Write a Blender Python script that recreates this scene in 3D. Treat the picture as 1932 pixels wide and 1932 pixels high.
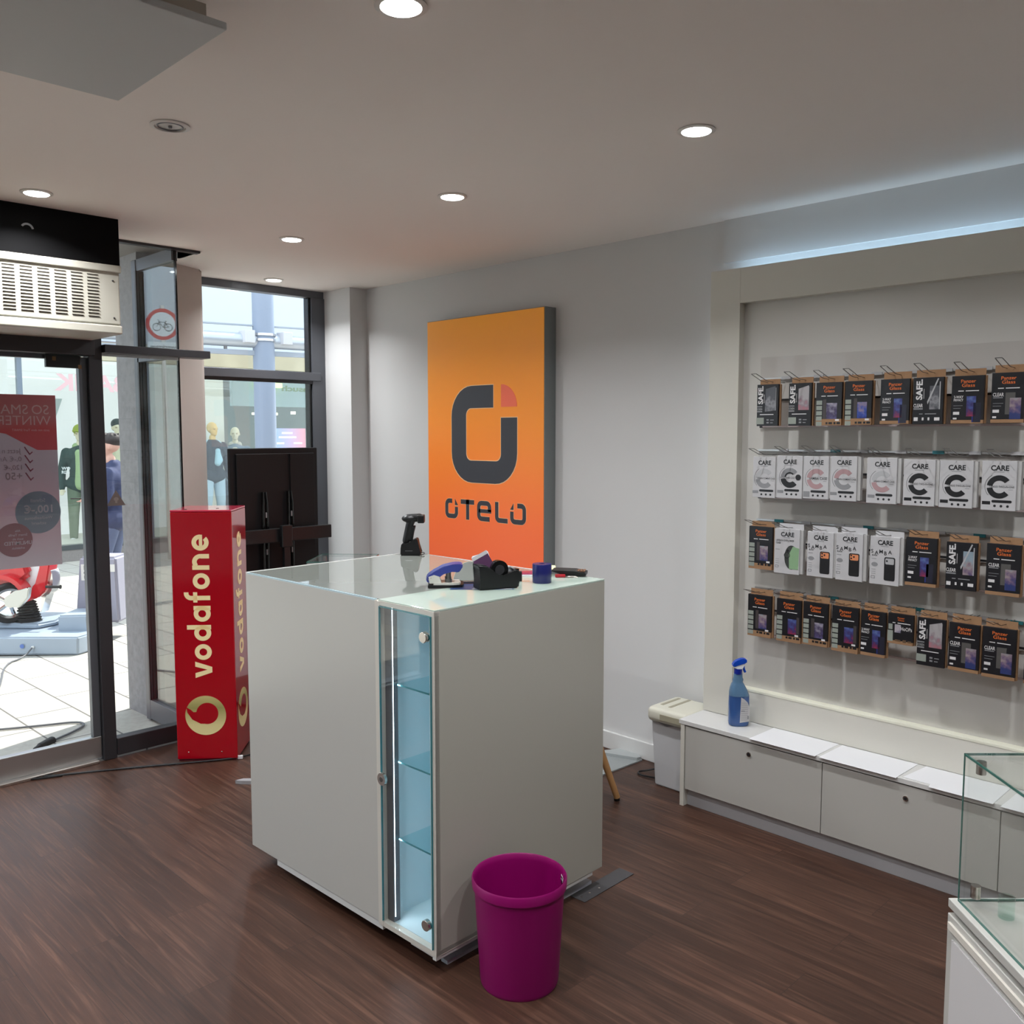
import bpy, bmesh, math, random
from mathutils import Vector, Matrix, noise
random.seed(7)
PI = math.pi
S = bpy.context.scene
for o in list(bpy.data.objects): bpy.data.objects.remove(o)
C = S.collection

# ------------------------------------------------------------------ camera, world, sun, exposure
cam = bpy.data.cameras.new('camera'); camo = bpy.data.objects.new('camera', cam); C.objects.link(camo)
camo.location = (0, 0, 1.6)
camo.rotation_euler = (math.radians(90 - 4.948), 0, math.radians(45.12))
cam.sensor_width = 36; cam.lens = 36 * 1705.5 / 1932; cam.clip_start = .05; cam.clip_end = 200
S.camera = camo
W = bpy.data.worlds.new('world'); S.world = W; W.use_nodes = True
W.node_tree.nodes['Background'].inputs[0].default_value = (.80, .90, 1.0, 1)
W.node_tree.nodes['Background'].inputs[1].default_value = 2.5
sun = bpy.data.lights.new('sun', 'SUN'); sun.energy = 6.5; sun.angle = math.radians(.6); sun.color = (1, .95, .86)
suno = bpy.data.objects.new('sun', sun); C.objects.link(suno)
suno.rotation_euler = Vector((-.25, .75, 1.25)).to_track_quat('Z', 'Y').to_euler()
S.view_settings.view_transform = 'Standard'; S.view_settings.look = 'None'
S.view_settings.exposure = 0.22; S.view_settings.gamma = 1; S.view_settings.use_curve_mapping = False
LAMP_W = 8.0

# ------------------------------------------------------------------ materials
def lin(h):
    if isinstance(h, str):
        h = [int(h[i:i+2], 16) / 255 for i in (0, 2, 4)]
        return tuple(c / 12.92 if c <= .04045 else ((c + .055) / 1.055) ** 2.4 for c in h)
    return tuple(h)
MATS = {}
def mat(name, col, rough=.5, metal=0, emit=0, ecol=None, spec=.5, coat=0, noise_amt=0, nscale=8, bump=0, alpha=1):
    if name in MATS: return MATS[name]
    m = bpy.data.materials.new(name); m.use_nodes = True; nt = m.node_tree
    b = nt.nodes['Principled BSDF']; c = lin(col)
    b.inputs['Base Color'].default_value = (*c, 1); b.inputs['Roughness'].default_value = rough
    b.inputs['Metallic'].default_value = metal; b.inputs['Specular IOR Level'].default_value = spec
    b.inputs['Coat Weight'].default_value = coat; b.inputs['Coat Roughness'].default_value = .03
    b.inputs['Alpha'].default_value = alpha
    if emit:
        b.inputs['Emission Color'].default_value = (*lin(ecol or col), 1); b.inputs['Emission Strength'].default_value = emit
    tc = nt.nodes.new('ShaderNodeTexCoord'); n = nt.nodes.new('ShaderNodeTexNoise')
    n.inputs['Scale'].default_value = nscale; n.inputs['Detail'].default_value = 4
    nt.links.new(tc.outputs['Object'], n.inputs['Vector'])
    if noise_amt:
        mx = nt.nodes.new('ShaderNodeMix'); mx.data_type = 'RGBA'
        mx.inputs[6].default_value = (*[v * (1 - noise_amt) for v in c], 1); mx.inputs[7].default_value = (*[min(1, v * (1 + noise_amt)) for v in c], 1)
        nt.links.new(n.outputs['Fac'], mx.inputs[0]); nt.links.new(mx.outputs[2], b.inputs['Base Color'])
    if bump:
        bp = nt.nodes.new('ShaderNodeBump'); bp.inputs['Strength'].default_value = bump; bp.inputs['Distance'].default_value = .01
        nt.links.new(n.outputs['Fac'], bp.inputs['Height']); nt.links.new(bp.outputs[0], b.inputs['Normal'])
    MATS[name] = m; return m
def glass(name, tint=(.93, .97, .95), ior=1.45, refl=(1, 1, 1)):
    m = bpy.data.materials.new(name); m.use_nodes = True; nt = m.node_tree; nt.nodes.clear()
    o = nt.nodes.new('ShaderNodeOutputMaterial'); mx = nt.nodes.new('ShaderNodeMixShader')
    t = nt.nodes.new('ShaderNodeBsdfTransparent'); g = nt.nodes.new('ShaderNodeBsdfGlossy'); f = nt.nodes.new('ShaderNodeFresnel')
    t.inputs[0].default_value = (*tint, 1); g.inputs['Roughness'].default_value = 0; g.inputs[0].default_value = (*refl, 1)
    ge = nt.nodes.new('ShaderNodeNewGeometry'); mr = nt.nodes.new('ShaderNodeMapRange')
    mr.inputs['To Min'].default_value = ior; mr.inputs['To Max'].default_value = 1 / ior
    nt.links.new(ge.outputs['Backfacing'], mr.inputs[0]); nt.links.new(mr.outputs[0], f.inputs[0])
    nt.links.new(f.outputs[0], mx.inputs[0]); nt.links.new(t.outputs[0], mx.inputs[1]); nt.links.new(g.outputs[0], mx.inputs[2])
    nt.links.new(mx.outputs[0], o.inputs[0]); MATS[name] = m; return m
def gradmat(name, axis, z0, z1, stops, emit=0, rough=.4, nz=0, nsc=6, coat=0):
    m = bpy.data.materials.new(name); m.use_nodes = True; nt = m.node_tree; b = nt.nodes['Principled BSDF']
    tc = nt.nodes.new('ShaderNodeTexCoord'); sp = nt.nodes.new('ShaderNodeSeparateXYZ'); mr = nt.nodes.new('ShaderNodeMapRange')
    mr.inputs['From Min'].default_value = z0; mr.inputs['From Max'].default_value = z1
    nt.links.new(tc.outputs['Object'], sp.inputs[0]); nt.links.new(sp.outputs[axis], mr.inputs[0])
    fac = mr.outputs[0]
    if nz:
        n = nt.nodes.new('ShaderNodeTexNoise'); n.inputs['Scale'].default_value = nsc; n.inputs['Detail'].default_value = 5
        nt.links.new(tc.outputs['Object'], n.inputs['Vector'])
        ma = nt.nodes.new('ShaderNodeMath'); ma.operation = 'MULTIPLY_ADD'; ma.inputs[1].default_value = nz; nt.nodes.remove(mr); mr = nt.nodes.new('ShaderNodeMapRange'); mr.inputs['From Min'].default_value = z0; mr.inputs['From Max'].default_value = z1; mr.inputs['To Min'].default_value = -nz * .5; mr.inputs['To Max'].default_value = 1 - nz * .5; mr.clamp = False; nt.links.new(sp.outputs[axis], mr.inputs[0]); fac = mr.outputs[0]
        nt.links.new(n.outputs['Fac'], ma.inputs[0]); nt.links.new(fac, ma.inputs[2]); fac = ma.outputs[0]
    cr = nt.nodes.new('ShaderNodeValToRGB'); e = cr.color_ramp.elements
    while len(e) < len(stops): e.new(.5)
    for k, (p, c) in enumerate(stops): e[k].position = p; e[k].color = (*lin(c), 1)
    nt.links.new(fac, cr.inputs[0]); nt.links.new(cr.outputs[0], b.inputs['Base Color']); b.inputs['Roughness'].default_value = rough
    b.inputs['Coat Weight'].default_value = coat
    if emit:
        nt.links.new(cr.outputs[0], b.inputs['Emission Color']); b.inputs['Emission Strength'].default_value = emit
    MATS[name] = m; return m

wallw = mat('wall_paint', (.64, .632, .625), .85, noise_amt=.015, nscale=3, bump=.05)
ceilm = mat('ceiling_paint', (.90, .835, .785), .9, noise_amt=.01, nscale=2)
taupe = mat('taupe_plaster', (.50, .44, .40), .85, noise_amt=.03, nscale=12, bump=.1)
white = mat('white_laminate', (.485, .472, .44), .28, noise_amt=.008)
whiteg = mat('white_gloss', (.68, .675, .66), .15)
cream = mat('cream_board', (.66, .64, .575), .5)
whiteedge = mat('edge_band', (.62, .58, .52), .45)
paper = mat('white_paper', (.78, .78, .80), .7)
anth = mat('anthracite_frame', (.040, .038, .042), .42, metal=.3)
anth2 = mat('grey_frame', (.12, .125, .14), .4, metal=.5)
alu = mat('brushed_aluminium', (.55, .55, .55), .35, metal=1, noise_amt=.05)
steel = mat('polished_steel', (.62, .58, .54), .22, metal=1)
darksteel = mat('dark_steel', (.20, .19, .19), .35, metal=1)
black = mat('black_plastic', (.006, .006, .007), .38)
blackg = mat('black_gloss', (.004, .004, .004), .12)
blackm = mat('black_matte', (.0025, .0022, .0025), .8, spec=.15)
tvblack = mat('tv_back_black', (.010, .009, .010), .5, spec=.3)
beigem = mat('pale_enamel', (.54, .515, .44), .45, noise_amt=.02)
beiged = mat('louver_shadow', (.16, .145, .12), .6)
redg = mat('red_gloss', (.40, .0, .008), .12, coat=.6)
red_toplit = mat('red_acrylic_lit_top', (.55, .02, .06), .18, coat=.8)  # pinker red paints the light that falls on the lid
creamL = mat('cream_lettering', (.80, .66, .36), .45, emit=.12)
conc = mat('concrete', (.25, .245, .25), .9, noise_amt=.3, nscale=30, bump=.35)
kraft = mat('kraft_card', (.33, .185, .095), .8, noise_amt=.1, nscale=60)
sleeve = mat('black_sleeve', (.010, .010, .013), .35)
wcard = mat('white_card', (.54, .53, .54), .45)
greytag = mat('grey_green_panel', (.30, .33, .29), .6)
orange = mat('orange_print', (.72, .16, .03), .5)
whitep = mat('white_print', (.72, .70, .70), .5)
blackp = mat('black_print', (.012, .012, .014), .4)
greyp = mat('grey_print', (.26, .26, .27), .4)
pinkp = mat('rose_print', (.42, .26, .27), .4)
silverp = mat('silver_print', (.45, .45, .46), .4)
greenp = mat('green_case', (.26, .42, .24), .35)
orangec = mat('orange_case', (.75, .27, .12), .35)
wire = mat('wire_metal', (.30, .29, .28), .3, metal=1)
magenta = mat('magenta_plastic', (.25, .0, .11), .42, spec=.4)
blue = mat('blue_plastic', (.03, .045, .25), .3)
navy = mat('navy_tape', (.012, .015, .12), .25)
navyd = mat('navy_core', (.03, .01, .03), .7)
purple = mat('purple_card', (.06, .012, .06), .4)
wood = mat('beech_wood', (.50, .27, .11), .5, noise_amt=.15, nscale=20)
skin = mat('skin', (.62, .36, .28), .55)
hair = mat('dark_hair', (.022, .014, .013), .6, noise_amt=.3, nscale=80)
workblue = mat('navy_workwear', (.035, .045, .11), .8, noise_amt=.15, nscale=20)
slate = mat('slate_blue_cloth', (.10, .125, .22), .8, noise_amt=.12, nscale=20)
refl_strip = mat('reflective_tape', (.75, .75, .80), .3)
shoe = mat('dark_shoe', (.03, .025, .03), .6)
granite = mat('granite', (.23, .21, .20), .5, noise_amt=.25, nscale=60)
ridegrey = mat('ride_grey_plastic', (.33, .39, .47), .35, noise_amt=.05, nscale=5)
ridelil = mat('ride_post_plastic', (.33, .32, .40), .5)
ridered = mat('ride_red', (.62, .01, .02), .15, coat=.6)
ridewhite = mat('ride_white', (.85, .87, .88), .2)
chrome = mat('chrome', (.75, .75, .74), .12, metal=1)
rubber = mat('rubber', (.008, .008, .009), .6)
led = mat('led_cool_white', (.75, .9, 1), emit=2)
ledb = mat('led_strip_light', (.8, .92, 1), emit=5)
lampon = mat('lamp_lit', (1, 1, 1), emit=14, ecol=(.95, 1, .98))
lampoff = mat('lamp_off', (.55, .53, .50), .3, noise_amt=.2, nscale=120)
wring = mat('lamp_ring_white', (.66, .62, .58), .4)
vitw = mat('vitrine_interior', (.56, .67, .72), .35)
glassclear = glass('clear_glass', (.985, .995, .99), 1.35)
glasswin = glass('window_glass', (.95, .965, .96), 1.42)
glassside = glass('side_window_glass', (.80, .86, .85), 1.7)
glasstop = glass('green_tint_glass', (.88, .96, .93), 1.4)
glassshelf = glass('aqua_shelf_glass', (.80, .95, .97), 1.4)
gedge = mat('glass_edge_green', (.05, .17, .14), .12, alpha=.85)
gedgel = mat('glass_edge_aqua', (.04, .20, .23), .15)
gedgeb = mat('glass_edge_pale', (.42, .56, .62), .15)
acryl = glass('acrylic_clear', (.97, .965, .965), 1.16)
topg = mat('counter_glass_white', (.47, .56, .49), .0, coat=0, spec=.8); topg2 = mat('counter_glass_grey', (.27, .285, .26), .0, spec=1.0)
tealback = mat('display_backdrop_lit', (.62, .64, .64), .8, emit=.55, ecol=(.66, .68, .69))  # backdrop emits to imitate the lit display behind the glass

# wood plank floor (planks run along x)
def floor_mat():
    m = bpy.data.materials.new('wood_plank_floor'); m.use_nodes = True; nt = m.node_tree; b = nt.nodes['Principled BSDF']
    N = nt.nodes.new; L = nt.links.new
    tc = N('ShaderNodeTexCoord')
    br = N('ShaderNodeTexBrick'); br.offset = .37; br.offset_frequency = 2
    br.inputs['Scale'].default_value = 1; br.inputs['Brick Width'].default_value = 1.2; br.inputs['Row Height'].default_value = .152
    br.inputs['Mortar Size'].default_value = .0011; br.inputs['Mortar Smooth'].default_value = .4
    br.inputs['Color1'].default_value = (0, 0, 0, 1); br.inputs['Color2'].default_value = (1, 1, 1, 1); br.inputs['Mortar'].default_value = (.5, .5, .5, 1)
    L(tc.outputs['Object'], br.inputs['Vector'])
    # grain: noise stretched along the plank, shifted for every plank
    mp = N('ShaderNodeMapping'); mp.inputs['Scale'].default_value = (1.5, 34, 1); L(tc.outputs['Object'], mp.inputs[0])
    ad = N('ShaderNodeVectorMath'); ad.operation = 'ADD'; sc = N('ShaderNodeVectorMath'); sc.operation = 'SCALE'; sc.inputs['Scale'].default_value = 13
    L(br.outputs['Color'], sc.inputs[0]); L(mp.outputs[0], ad.inputs[0]); L(sc.outputs[0], ad.inputs[1])
    n1 = N('ShaderNodeTexNoise'); n1.inputs['Scale'].default_value = 1.6; n1.inputs['Detail'].default_value = 9; n1.inputs['Roughness'].default_value = .60; n1.inputs['Distortion'].default_value = 1.3
    L(ad.outputs[0], n1.inputs['Vector'])
    n2 = N('ShaderNodeTexNoise'); n2.inputs['Scale'].default_value = 1.1; n2.inputs['Detail'].default_value = 2; L(tc.outputs['Object'], n2.inputs['Vector'])
    cr = N('ShaderNodeValToRGB'); e = cr.color_ramp.elements; e.new(.5)
    e[0].position = .30; e[0].color = (.033, .0142, .0092, 1); e[1].position = .52; e[1].color = (.060, .0265, .0165, 1); e[2].position = .78; e[2].color = (.135, .066, .042, 1)
    L(n1.outputs['Fac'], cr.inputs[0])
    mr = N('ShaderNodeMapRange'); mr.inputs['To Min'].default_value = .80; mr.inputs['To Max'].default_value = 1.2; L(br.outputs['Color'], mr.inputs[0])
    mul = N('ShaderNodeVectorMath'); mul.operation = 'SCALE'; L(cr.outputs[0], mul.inputs[0]); L(mr.outputs[0], mul.inputs['Scale'])
    mr2 = N('ShaderNodeMapRange'); mr2.inputs['To Min'].default_value = .75; mr2.inputs['To Max'].default_value = 1.25; L(n2.outputs['Fac'], mr2.inputs[0])
    mul2 = N('ShaderNodeVectorMath'); mul2.operation = 'SCALE'; L(mul.outputs[0], mul2.inputs[0]); L(mr2.outputs[0], mul2.inputs['Scale'])
    mx = N('ShaderNodeMix'); mx.data_type = 'RGBA'; mx.inputs[7].default_value = (.022, .010, .007, 1)
    L(br.outputs['Fac'], mx.inputs[0]); L(mul2.outputs[0], mx.inputs[6]); L(mx.outputs[2], b.inputs['Base Color'])
    rr = N('ShaderNodeMapRange'); rr.inputs['To Min'].default_value = .36; rr.inputs['To Max'].default_value = .52; L(n1.outputs['Fac'], rr.inputs[0]); L(rr.outputs[0], b.inputs['Roughness'])
    bp = N('ShaderNodeBump'); bp.inputs['Strength'].default_value = .35; bp.inputs['Distance'].default_value = .002
    L(n1.outputs['Fac'], bp.inputs['Height']); L(bp.outputs[0], b.inputs['Normal'])
    b.inputs['Specular IOR Level'].default_value = .42
    return m
def paving_mat():
    m = bpy.data.materials.new('stone_paving'); m.use_nodes = True; nt = m.node_tree; b = nt.nodes['Principled BSDF']
    N = nt.nodes.new; L = nt.links.new
    tc = N('ShaderNodeTexCoord'); br = N('ShaderNodeTexBrick'); br.offset = .5
    br.inputs['Scale'].default_value = 1; br.inputs['Brick Width'].default_value = .62; br.inputs['Row Height'].default_value = .31
    br.inputs['Mortar Size'].default_value = .006; br.inputs['Mortar Smooth'].default_value = .2
    br.inputs['Color1'].default_value = (.50, .47, .41, 1); br.inputs['Color2'].default_value = (.42, .40, .37, 1); br.inputs['Mortar'].default_value = (.13, .12, .115, 1)
    L(tc.outputs['Object'], br.inputs['Vector'])
    n = N('ShaderNodeTexNoise'); n.inputs['Scale'].default_value = 35; n.inputs['Detail'].default_value = 6; L(tc.outputs['Object'], n.inputs['Vector'])
    mr = N('ShaderNodeMapRange'); mr.inputs['To Min'].default_value = .78; mr.inputs['To Max'].default_value = 1.15; L(n.outputs['Fac'], mr.inputs[0])
    mul = N('ShaderNodeVectorMath'); mul.operation = 'SCALE'; L(br.outputs['Color'], mul.inputs[0]); L(mr.outputs[0], mul.inputs['Scale'])
    L(mul.outputs[0], b.inputs['Base Color']); b.inputs['Roughness'].default_value = .85
    return m

# ------------------------------------------------------------------ mesh builder
def bas(o, r, u):
    r = Vector(r).normalized(); u = Vector(u).normalized(); n = r.cross(u)
    M = Matrix((r, u, n)).transposed().to_4x4(); M.translation = Vector(o); return M
TXT = {}
def text_geo(s, bold):
    k = (s, bold)
    if k not in TXT:
        c = bpy.data.curves.new('t', 'FONT'); c.body = s; c.size = 1; c.offset = bold; c.resolution_u = 3
        o = bpy.data.objects.new('t', c); C.objects.link(o)
        me = bpy.data.meshes.new_from_object(o.evaluated_get(bpy.context.evaluated_depsgraph_get()))
        vs = [v.co.copy() for v in me.vertices]; fs = [tuple(p.vertices) for p in me.polygons]
        bpy.data.objects.remove(o); bpy.data.curves.remove(c); bpy.data.meshes.remove(me)
        TXT[k] = (vs, fs)
    return TXT[k]
class MB:
    def __init__(s): s.bm = bmesh.new()
    def _x(s, vs, M):
        if M is not None:
            for v in vs: v.co = M @ v.co
    def box(s, x0, x1, y0, y1, z0, z1, bev=0, M=None, seg=2):
        r = bmesh.ops.create_cube(s.bm, size=1); vs = r['verts']
        for v in vs:
            v.co = Vector((x0 + (v.co.x + .5) * (x1 - x0), y0 + (v.co.y + .5) * (y1 - y0), z0 + (v.co.z + .5) * (z1 - z0)))
        if bev:
            es = list({e for v in vs for e in v.link_edges})
            rr = bmesh.ops.bevel(s.bm, geom=es, offset=bev, segments=seg, affect='EDGES', profile=.5)
            vs = list({v for f in rr['faces'] for v in f.verts} | {v for v in vs if v.is_valid})
        s._x(vs, M); return s
    def cyl(s, p0, p1, r0, r1=None, seg=20, caps=True):
        p0 = Vector(p0); p1 = Vector(p1); d = p1 - p0; r1 = r0 if r1 is None else r1
        r = bmesh.ops.create_cone(s.bm, cap_ends=caps, segments=seg, radius1=r0, radius2=r1, depth=d.length)
        M = Matrix.Translation((p0 + p1) / 2) @ d.to_track_quat('Z', 'Y').to_matrix().to_4x4()
        s._x(r['verts'], M); return s
    def sph(s, c, r, sc=(1, 1, 1), seg=16, M=None):
        q = bmesh.ops.create_uvsphere(s.bm, u_segments=seg, v_segments=max(6, seg // 2 + 2), radius=r)
        for v in q['verts']: v.co = Vector((v.co.x * sc[0] + c[0], v.co.y * sc[1] + c[1], v.co.z * sc[2] + c[2]))
        s._x(q['verts'], M); return s
    def cap(s, p0, p1, r0, r1=None, seg=14):
        r1 = r0 if r1 is None else r1
        s.cyl(p0, p1, r0, r1, seg); s.sph(p0, r0, seg=seg); s.sph(p1, r1, seg=seg); return s
    def tube(s, pts, r, seg=8, smooth=0, closed=False):
        P = [Vector(p) for p in pts]
        for _ in range(smooth):
            Q = [P[0]]
            for a, b in zip(P, P[1:]): Q += [a * .75 + b * .25, a * .25 + b * .75]
            P = Q + [P[-1]]
        rings = []; n = len(P); prev = None
        for i, p in enumerate(P):
            t = (P[min(i + 1, n - 1)] - P[max(i - 1, 0)]).normalized()
            if prev is None: a = t.orthogonal().normalized()
            else: a = (prev - t * prev.dot(t)).normalized()
            prev = a; b = t.cross(a)
            rings.append([s.bm.verts.new(p + (a * math.cos(2 * PI * k / seg) + b * math.sin(2 * PI * k / seg)) * r) for k in range(seg)])
        for A, B in zip(rings, rings[1:]):
            for k in range(seg): s.bm.faces.new((A[k], A[(k + 1) % seg], B[(k + 1) % seg], B[k]))
        if len(rings) > 1: s.bm.faces.new(rings[0][::-1]); s.bm.faces.new(rings[-1])
        return s
    def lathe(s, prof, c=(0, 0, 0), seg=32, sc=(1, 1)):
        R = []
        for r, z in prof:
            if r < 1e-6: R.append([s.bm.verts.new((c[0], c[1], c[2] + z))])
            else: R.append([s.bm.verts.new((c[0] + r * sc[0] * math.cos(2 * PI * k / seg), c[1] + r * sc[1] * math.sin(2 * PI * k / seg), c[2] + z)) for k in range(seg)])
        for A, B in zip(R, R[1:]):
            for k in range(seg):
                q = [A[k % len(A)], A[(k + 1) % len(A)], B[(k + 1) % len(B)], B[k % len(B)]]
                u = []
                for v in q:
                    if v not in u: u.append(v)
                if len(u) > 2: s.bm.faces.new(u)
        return s
    def prism(s, poly, d, M=None):
        """2D polygon in the plane of M, extruded from 0 to d along its normal"""
        A = [s.bm.verts.new((x, y, d)) for x, y in poly]
        if abs(d) > 1e-9:
            B = [s.bm.verts.new((x, y, 0)) for x, y in poly]
            n = len(poly); s.bm.faces.new(B[::-1])
            for k in range(n): s.bm.faces.new((B[k], B[(k + 1) % n], A[(k + 1) % n], A[k]))
            vs = A + B
        else: vs = A
        s.bm.faces.new(A); s._x(vs, M); return s
    def stroke(s, pts, w, M, d=.0006, mitre=True):
        """flat ribbon of width w along a 2D line"""
        P = []
        for q in pts:
            q = Vector(q)
            if not P or (q - P[-1]).length > 1e-5: P.append(q)
        n = len(P); Ls = []; Rs = []
        for i, p in enumerate(P):
            a = (P[i] - P[i - 1]).normalized() if i else None
            b = (P[i + 1] - P[i]).normalized() if i < n - 1 else None
            t = (a + b).normalized() if a is not None and b is not None else (a if b is None else b)
            nn = Vector((-t.y, t.x)); k = 1 / max(.3, nn.dot(Vector((-a.y, a.x)))) if a is not None and b is not None and mitre else 1
            Ls.append(p + nn * w / 2 * k); Rs.append(p - nn * w / 2 * k)
        for i in range(n - 1):
            s.prism([tuple(Rs[i]), tuple(Rs[i + 1]), tuple(Ls[i + 1]), tuple(Ls[i])], d, M)
        return s
    def ring(s, c, r0, r1, a0, a1, M, d=.0006, sc=(1, 1), n=None):
        n = n or max(6, int(abs(a1 - a0) / .13))
        for k in range(n):
            a = a0 + (a1 - a0) * k / n; b = a0 + (a1 - a0) * (k + 1) / n
            q = [(c[0] + r * sc[0] * math.cos(t), c[1] + r * sc[1] * math.sin(t)) for r, t in ((r0, a), (r1, a), (r1, b), (r0, b))]
            if r0 < 1e-6: q = q[1:]
            s.prism(q, d, M)
        return s
    def disc(s, c, r, M, d=.0006, sc=(1, 1), n=40):
        s.prism([(c[0] + r * sc[0] * math.cos(2 * PI * k / n), c[1] + r * sc[1] * math.sin(2 * PI * k / n)) for k in range(n)], d, M); return s
    def text(s, t, M, x, y, h, w=None, bold=0, al='l', off=.0008, rot=0):
        """text whose capital height is h at (x, y) in the plane of M"""
        vs, fs = text_geo(t, bold)
        if not vs: return s
        k = h / .69; x0 = min(v.x for v in vs); x1 = max(v.x for v in vs); kx = k if w is None else w / (x1 - x0)
        ww = (x1 - x0) * kx; dx = {'l': 0, 'c': -ww / 2, 'r': -ww}[al]
        cr, sr = math.cos(rot), math.sin(rot); out = []
        for v in vs:
            a = (v.x - x0) * kx + dx; b = v.y * k
            out.append(s.bm.verts.new((x + a * cr - b * sr, y + a * sr + b * cr, off)))
        for f in fs:
            try: s.bm.faces.new([out[i] for i in f])
            except ValueError: pass
        s._x(out, M); return s
    def done(s, name, m, parent=None, smooth=False, loc=None):
        me = bpy.data.meshes.new(name); bmesh.ops.recalc_face_normals(s.bm, faces=s.bm.faces) if not getattr(s, 'flat', False) else None
        s.bm.to_mesh(me); s.bm.free()
        if smooth:
            for p in me.polygons: p.use_smooth = True
            if smooth != 'all':
                try: me.set_sharp_from_angle(angle=math.radians(40))
                except Exception: pass
        me.materials.append(m); o = bpy.data.objects.new(name, me); C.objects.link(o)
        if parent is not None: o.parent = parent
        if loc is not None: o.location = loc
        return o
def voxel(mb, size, smooth=4):
    """union of overlapping shapes as one smooth surface"""
    me = bpy.data.meshes.new('v'); mb.bm.to_mesh(me); mb.bm.free()
    o = bpy.data.objects.new('v', me); C.objects.link(o)
    r = o.modifiers.new('r', 'REMESH'); r.mode = 'VOXEL'; r.voxel_size = size
    if smooth:
        q = o.modifiers.new('s', 'SMOOTH'); q.iterations = smooth; q.factor = .5
    bpy.context.view_layer.update()
    me2 = bpy.data.meshes.new_from_object(o.evaluated_get(bpy.context.evaluated_depsgraph_get()))
    bpy.data.objects.remove(o); bpy.data.meshes.remove(me)
    n = MB(); n.bm.from_mesh(me2); bpy.data.meshes.remove(me2); return n
def tag(o, label, cat, group=None, kind=None):
    if label: o['label'] = label
    if cat: o['category'] = cat
    if group: o['group'] = group
    if kind: o['kind'] = kind
    return o
def thing(name, label, cat, loc=(0, 0, 0), rz=0, group=None):
    o = bpy.data.objects.new(name, None); C.objects.link(o); o.empty_display_size = .1
    o.location = loc; o.rotation_euler = (0, 0, rz); return tag(o, label, cat, group)
def struct(name, mb, m, parent=None, label=None):
    o = mb.done(name, m, parent)
    if parent is None: o['kind'] = 'structure'
    if label: o['label'] = label
    return o
def copy_tree(o, parent=None):
    c = o.copy(); C.objects.link(c); c.parent = parent
    for ch in [x for x in bpy.data.objects if x.parent == o]: copy_tree(ch, c)
    return c
def arealight(name, loc, rot, sx, sy, e, col=(1, 1, 1), shape='RECTANGLE', parent=None, spread=None):
    l = bpy.data.lights.new(name, 'AREA'); l.energy = e; l.shape = shape; l.size = sx; l.size_y = sy; l.color = col
    if spread: l.spread = spread
    o = bpy.data.objects.new(name, l); C.objects.link(o); o.location = loc; o.rotation_euler = rot
    if parent: o.parent = parent
    return o

# ------------------------------------------------------------------ room shell
H = 2.53; YW = 3.53; XS = -4.478; XV = -5.18
g = MB(); g.prism([(XS, -3), (3, -3), (3, YW), (XV, YW), (XV, 2.09), (XS, 2.075)], .12, bas((0, 0, -.12), (1, 0, 0), (0, 1, 0)))
struct('floor', g, floor_mat())
g = MB(); g.prism([(XS, -3), (3, -3), (3, YW), (XV - .1, YW), (XV - .1, 2.2), (-4.73, 2.2), (XS - .02, 2.2)], .05, bas((0, 0, H), (1, 0, 0), (0, 1, 0)))
struct('ceiling', g, ceilm)
struct('wall_back', MB().box(-4.88, 3, YW, YW + .12, 0, H + .05), wallw)
struct('wall_right', MB().box(3, 3.12, -3.1, YW + .12, 0, H + .05), wallw)
struct('wall_front', MB().box(XS - .1, 3.12, -3.12, -3, 0, H + .05), wallw)
struct('wall_corner_pier', MB().box(-5.22, -4.88, 3.40, YW + .12, 0, H), wallw)
struct('trim_1', MB().box(-2.215, 3, YW - .014, YW, 2.345, H), wallw)
struct('baseboard_back', MB().box(-4.88, -2.0, YW - .016, YW, 0, .09, bev=.004), whiteg)
struct('baseboard_corner', MB().box(-4.88, -4.864, 3.40, YW - .016, 0, .09), whiteg)
# notch soffit by the glass corner
struct('trim_2', MB().box(-4.73, XS, 2.2, 2.215, H, H + .05), wallw)
struct('trim_3', MB().box(-5.3, XS - .0, 1.68, 2.2, H + .052, H + .10), mat('soffit_grey', (.20, .19, .18), .8))
# pier between side pane and shop window: concrete outside, taupe plaster inside
struct('wall_pier', MB().prism([(-5.30, 2.085), (-4.985, 2.085), (-4.925, 2.30), (-5.02, 2.47), (-5.30, 2.50)], 2.63, bas((0, 0, -.03), (1, 0, 0), (0, 1, 0))), conc)
struct('wall_pier_plaster', MB().prism([(-4.975, 2.105), (-4.905, 2.13), (-4.885, 2.26), (-4.97, 2.44), (-5.16, 2.485), (-5.16, 2.475), (-5.02, 2.475), (-4.93, 2.30)], H, bas((0, 0, 0), (1, 0, 0), (0, 1, 0))), taupe)

# ------------------------------------------------------------------ shop front
# sliding entrance door with its frame
d = MB(); d.box(XS - .06, XS + .012, 1.628, 1.69, 0, H - .0, bev=.003); d.box(XS - .06, XS + .06, -.6, 1.64, 1.965, 2.05, bev=.003)
fr = struct('door_1', d, anth)
lf = MB(); lf.box(XS - .048, XS - .01, -.1, 1.626, .012, .122, bev=.003)
struct('door_leaf_rail', lf, alu, fr)
lf = MB(); lf.box(XS - .048, XS - .01, 1.588, 1.626, .122, 1.96, bev=.003); lf.box(XS - .048, XS - .01, -.1, 1.6, 1.945, 1.963)
struct('door_leaf_stile', lf, anth2, fr)
struct('glass_pane', MB().box(XS - .032, XS - .026, -.1, 1.589, .122, 1.946), glasswin, fr)
struct('threshold', MB().box(XS - .12, XS - .035, -.6, 1.62, -.002, .014), alu, fr)
t = MB(); t.box(XS - .005, XS + .03, -.6, 1.60, 0.0, .016, bev=.004); struct('threshold_strip', t, steel, fr)
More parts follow.
